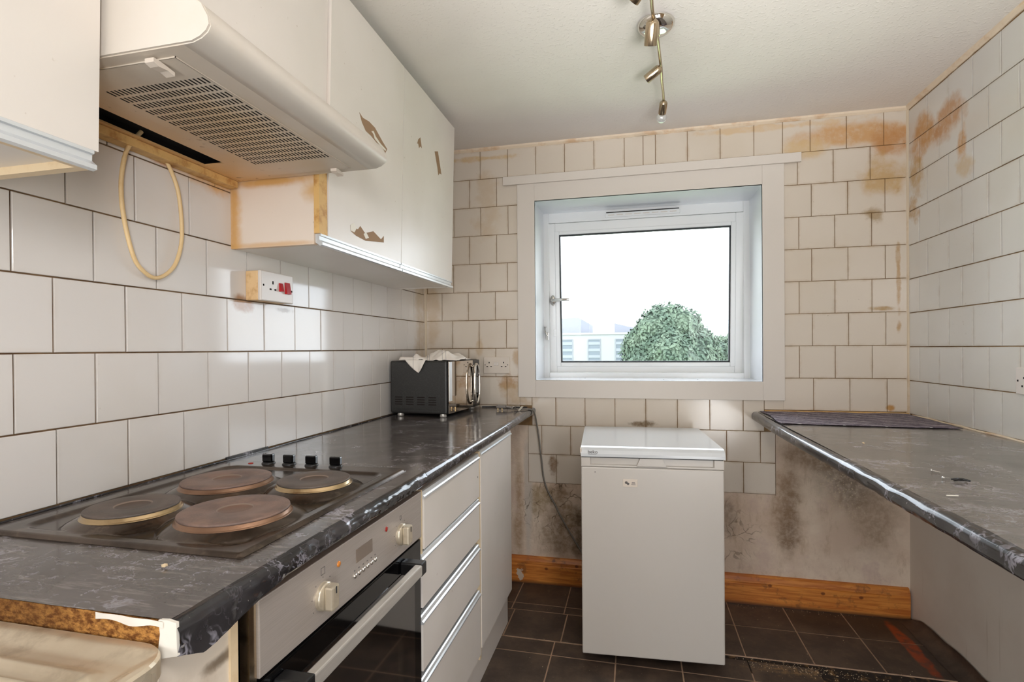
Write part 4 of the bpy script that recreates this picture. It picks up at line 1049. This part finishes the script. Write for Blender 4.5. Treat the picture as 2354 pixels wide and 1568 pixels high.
mc = MB(); mc.tube([(-.80, 2.70, TOPZ+.004), (-.74, 2.715, TOPZ+.004), (-.68, 2.70, TOPZ+.004), (-.62, 2.705, TOPZ+.004), (-.555, 2.715, TOPZ+.004)], .0035, 8, sub=5)
tag(mc.obj('microwave_cable', M_BLACK), 'thin black cable lying along the back of the worktop', 'cable')

# ---------------------------------------------------------------- fridge
fg = thing('undercounter_fridge', 'white undercounter fridge below the window', 'fridge', (-.206, 2.06, 0))
def fo(name, mb, mat, par=None):
    o = bpy.data.objects.new(name, mb.mesh(name, mat)); C.objects.link(o); o.parent = par or fg; return o
FW = .535
fo('body', MB().box(.004, FW-.004, .05, .53, .035, .822, .004), M_WHITE)
dd = MB()
dd.box(0, FW, 0, .046, .048, .7855, .005)
door = fo('door', dd, M_WHITE)
# recessed grip band above the door panel
gp = MB(); gp.box(0, FW, .014, .046, .787, .822, .002)
gp.box(0, .036, 0, .0142, .787, .822, .002); gp.box(FW-.036, FW, 0, .0142, .787, .822, .002); gp.box(.03, FW-.03, 0, .0142, .787, .7945, .002)
gp.prism([(.212, .7875), (.328, .7875), (.308, .822), (.226, .822)], 'Y', 0, .0142)
fo('grip_band', gp, M_WHITE, door)
tp = MB()
tpp = [(-.006, .826), (-.006, .838), (.0, .851), (.012, .860), (.03, .8625), (.555, .8625), (.558, .86), (.558, .826)]
tp.prism(tpp, 'X', -.001, FW+.003); tpo = fo('worktop_lid', tp, M_FTOP)
bv = tpo.modifiers.new('b', 'BEVEL'); bv.width = .006; bv.segments = 3; bv.limit_method = 'ANGLE'
fo('shadow_gap', MB().box(.003, FW-.003, .006, .52, .8215, .8265), M_SEAL)  # black strip standing in for the shade under the lid
bd_ = MB(); bd_.box(.160, .216, -.003, .0, .712, .742, .0012); pl_ = fo('badge', bd_, M_PLAST, door)
def text(body, size, loc, rot, mat, par, name, align='LEFT', ext=.0002):
    cu = bpy.data.curves.new(name, 'FONT'); cu.body = body; cu.size = size; cu.extrude = ext; cu.align_x = align
    o = bpy.data.objects.new('tmp', cu); C.objects.link(o); dg = bpy.context.evaluated_depsgraph_get()
    me = bpy.data.meshes.new_from_object(o.evaluated_get(dg)); bpy.data.objects.remove(o); me.materials.clear(); me.materials.append(mat)
    t = bpy.data.objects.new(name, me); C.objects.link(t); t.parent = par; t.location = loc; t.rotation_euler = rot; return t
text('beko', .019, (.026, -.0067, .8395), (R(90), 0, 0), M_PRINT, tpo, 'lettering')
fo('underline', MB().box(.028, .060, -.0066, -.0058, .8355, .8365), M_PRINT, tpo)
ic = MB(); ic.lathe([(0, -.0035), (.005, -.0034), (.0052, -.003)], (.173, 0, .729), 16, 'Y'); ic.lathe([(0, -.0035), (.0045, -.0034), (.0047, -.003)], (.180, 0, .7245), 16, 'Y'); fo('snow_symbol', ic, M_PRINT, pl_)
wv = MB()
for i in range(3): wv.box(.192+i*.001, .208-i*.001, -.0035, -.0028, .721+i*.004, .7228+i*.004)
fo('printed_marks', wv, M_PRINT, pl_)
fo('speck', MB().box(.052, .056, -.0006, .0, .764, .767), M_SEAL, door)
for x in (.035, FW-.035): q = MB(); q.lathe([(0, 0), (.015, .0), (.016, .012), (.010, .014), (.010, .036)], (x, .12, 0), 16); fo('foot', q, M_PLAST)
for x in (.035, FW-.035): q = MB(); q.lathe([(0, 0), (.015, .0), (.016, .012), (.010, .014), (.010, .036)], (x, .49, 0), 16); fo('foot', q, M_PLAST)
fo('hinge_cap', MB().box(-.004, .002, -.004, .02, .838, .858, .002), M_PLAST)
fg.rotation_euler = (0, 0, R(3.6))

# ---------------------------------------------------------------- right worktop
rw = thing('worktop', 'long black marble-effect worktop along the right wall', 'worktop', (.89, 1.7, .9))
B(.585, XR-.003, .2, 2.741, .899, TOPZ-.001).obj('board', M_WTR, rw)
MB().grid(lambda u, v: (.580+u*(XR-.005-.580), .2+v*2.541, TOPZ+.0006*noise.noise(Vector((u*6, v*20, 1)))), 30, 120).obj('vinyl_top', M_WTR, rw)
def redge(u, v):
    y = .2+2.541*u
    prof = [(.581, TOPZ+.0004), (.571, TOPZ-.0008), (.563, TOPZ-.005), (.559, TOPZ-.012), (.558, TOPZ-.020), (.559, TOPZ-.028), (.562, TOPZ-.036), (.568, TOPZ-.040), (.590, TOPZ-.040)]
    k = v*8; i = min(int(k), 7); t = k-i
    x = prof[i][0]*(1-t)+prof[i+1][0]*t; z = prof[i][1]*(1-t)+prof[i+1][1]*t
    amp = .0022*math.exp(-((y-1.35)/.28)**2)+.0007
    x -= .012*math.exp(-((y-2.2)/.5)**2)-.0; n1 = noise.noise(Vector((y*13, v*2.5, 5)))*amp+noise.noise(Vector((y*45, v*6, 5)))*amp*.35
    return (x+n1, y, z+n1)
MB().grid(redge, 220, 24).obj('vinyl_edge', M_FILMD, rw)
MB().tube([(XR-.004, .3+.06*i, TOPZ+.002+.0015*math.sin(i*1.7)) for i in range(41)], .005, 6).obj('sealant_bead', M_TRIM, rw)
B(.613, XR-.003, 2.735, 2.743, TOPZ, TOPZ+.008, .001).obj('upstand_strip', M_EDGE, rw)
cl = MB()
def clf(u, v):
    y = 2.728-v*.42; x0 = .60+.01*math.sin(v*5); x1 = XR-.012-.02*v
    if u < .08: x0 -= .012
    x = x0+(x1-x0)*u
    y += .015*u*(1-v)-.03*u*v+.008*noise.noise(Vector((u*4, v*3, 0)))
    if u < .10: pass
    return (x, y, TOPZ+.003+.0022*noise.noise(Vector((x*14, y*14, 2)))+(.003 if v > .96 else 0)*0)
cl.grid(clf, 60, 40)
o = cl.obj('table_mat', M_CLOTH); tag(o, 'purple-grey stitched cloth mat on the back of the right worktop', 'mat')
sm_ = o.modifiers.new('s', 'SOLIDIFY'); sm_.thickness = .002; sm_.offset = 1
# small things lying on it
def screw(x, y, a, label):
    m = MB(); m.tube([(0, 0, .003), (.016, 0, .0022)], [.0018, .0012], 8); m.lathe([(0, -.002), (.0035, -.0015), (.0036, 0), (.0018, .001)], (0, 0, .0036), 12, 'X')
    o = bpy.data.objects.new('screw', m.mesh('screw', M_SCREW)); C.objects.link(o); o.location = (x, y, TOPZ+.001); o.rotation_euler = (0, 0, a); tag(o, label, 'screw')
screw(.718, 1.498, -.7, 'small silver screw on the right worktop, farther from the black clip')
screw(.704, 1.42, .4, 'small silver screw on the right worktop, beside the black clip')
m = MB()
for s in (-1, 1): m.tube([(-.016, s*.006, .003), (-.006, s*.004, .005), (0, 0, .005), (.006, -s*.004, .005), (.016, -s*.006, .003)], .0022, 8)
m.box(-.006, .006, -.004, .004, .002, .008, .001); o = m.obj('plastic_clip', M_BLACK, None, (0, 0, 0)); o.location = (.7303, 1.4049, TOPZ+.001); tag(o, 'small black cross-shaped plastic clip on the right worktop', 'clip')
m = MB(); m.tube([(-.011, 0, .002), (.011, .002, .002)], .0012, 6); o = m.obj('matchstick', M_PEEL, None, (0, 0, 0)); o.location = (.641, 1.26, TOPZ+.001); tag(o, 'tiny pale stick near the front edge of the right worktop', 'stick')
def crumb(x, y, z, s, label, cat='crumb'):
    m = MB(); bm = bmesh.new(); bmesh.ops.create_icosphere(bm, subdivisions=1, radius=s)
    m.add([(v.co.x*(1+.4*noise.noise(v.co*300)), v.co.y*(1+.5*noise.noise(v.co*200)), v.co.z*.7+s*.6) for v in bm.verts], [[v.index for v in f.verts] for f in bm.faces]); bm.free()
    o = m.obj('crumb', M_CRUMB, None, (0, 0, 0)); o.location = (x, y, z); tag(o, label, cat)
crumb(-.6648, .62, TOPZ+.0015, .0042, 'pale crumb on the worktop in front of the hob')
crumb(.716, 1.89, TOPZ+.001, .004, 'tan crumb at the middle of the right worktop')
dbm = MB(); rnd = random.Random(4)
for i in range(420):
    if i < 240: x, y = rnd.gauss(.66, .15), 2.215+rnd.gauss(0, .022)
    elif i < 300: x, y = rnd.uniform(.45, 1.1), 2.70+rnd.gauss(0, .012)
    else: x, y = rnd.uniform(-.5, 1.1), rnd.uniform(1.8, 2.68)
    if x > 1.14 or y > 2.72 or x < -.55 or (-.3 < x < .38 and y > 2.0): continue
    s = rnd.uniform(.0008, .0026); z = .0006
    p = [(x+s*rnd.uniform(.6, 1.2)*math.cos(t), y+s*rnd.uniform(.6, 1.2)*math.sin(t), z) for t in (0, 2.1, 4.2)]
    dbm.add(p+[(x, y, z+s)], [(0, 1, 3), (1, 2, 3), (2, 0, 3), (0, 2, 1)])
o = dbm.obj('floor_debris', M_CRUMB); tag(o, 'scattered crumbs and plaster dust on the brown floor', 'debris'); o['kind'] = 'stuff'

# ---------------------------------------------------------------- ceiling spotlights
sp = thing('ceiling_spotlight', 'tarnished spotlight bar with swivel heads and bare bulbs on the ceiling', 'lamp', (.075, 1.83, ZC))
q = MB(); q.lathe([(.0, -.030), (.030, -.0295), (.050, -.022), (.060, -.010), (.062, 0)], (.078, 1.835, ZC), 40); q.obj('ceiling_plate', M_CHROME, sp)
BZ = 2.283
q = MB(); q.tube([(.055, 1.10, BZ), (.052, 1.35, BZ+.008), (.056, 1.605, BZ), (.070, 1.72, BZ-.006), (.083, 1.82, BZ), (.094, 1.93, BZ+.006), (.104, 2.02, BZ), (.110, 2.10, BZ-.005), (.120, 2.20, BZ), (.126, 2.275, BZ-.001)], .0055, 10, sub=5)
q.obj('wavy_bar', M_BRASS, sp)
q = MB(); q.tube([(.078, 1.80, BZ), (.078, 1.80, ZC-.026)], .011, 12); q.obj('stem', M_BRASS, sp)
def head(c, d, r=.0205, l=.062, bulb=False):
    d = Vector(d).normalized(); c = Vector(c)
    m = MB(); m.tube([c-d*.012, c-d*.006, c, c+d*l*.96, c+d*l], [r*.35, r*.8, r, r, r*.97], 24, False)
    m.tube([c+d*l, c+d*(l*.5)], [r*.86, r*.80], 24, True)
    h = m.obj('spot_head', M_BRASS, sp)
    if bulb:
        b_ = MB(); bc_ = c+d*(l+.020)
        b_.lathe([(.0225*math.sin(math.pi*i/12), -.0225*math.cos(math.pi*i/12)) for i in range(13)], bc_, 24); b_.obj('bulb', M_BULB, h)
        b_ = MB(); b_.tube([c+d*(l-.006), c+d*(l+.004)], .010, 16); b_.obj('bulb_cap', M_CHROME, h)
    return h
head((.062, 1.70, BZ-.014), (-.05, .32, -.45))
head((.092, 1.985, BZ-.016), (-.75, .30, -.40), .0165, .052)
head((.126, 2.285, BZ-.006), (-.06, .55, -.42), .0165, .045, True)
head((.040, 1.50, BZ-.012), (-.5, .4, -.4), .0205, .060)
q = MB(); q.tube([(.100, 2.0, BZ), (.092, 1.985, BZ-.016)], .004, 8); q.tube([(.060, 1.69, BZ), (.062, 1.70, BZ-.016)], .004, 8); q.obj('swivel_joint', M_BRASS, sp)
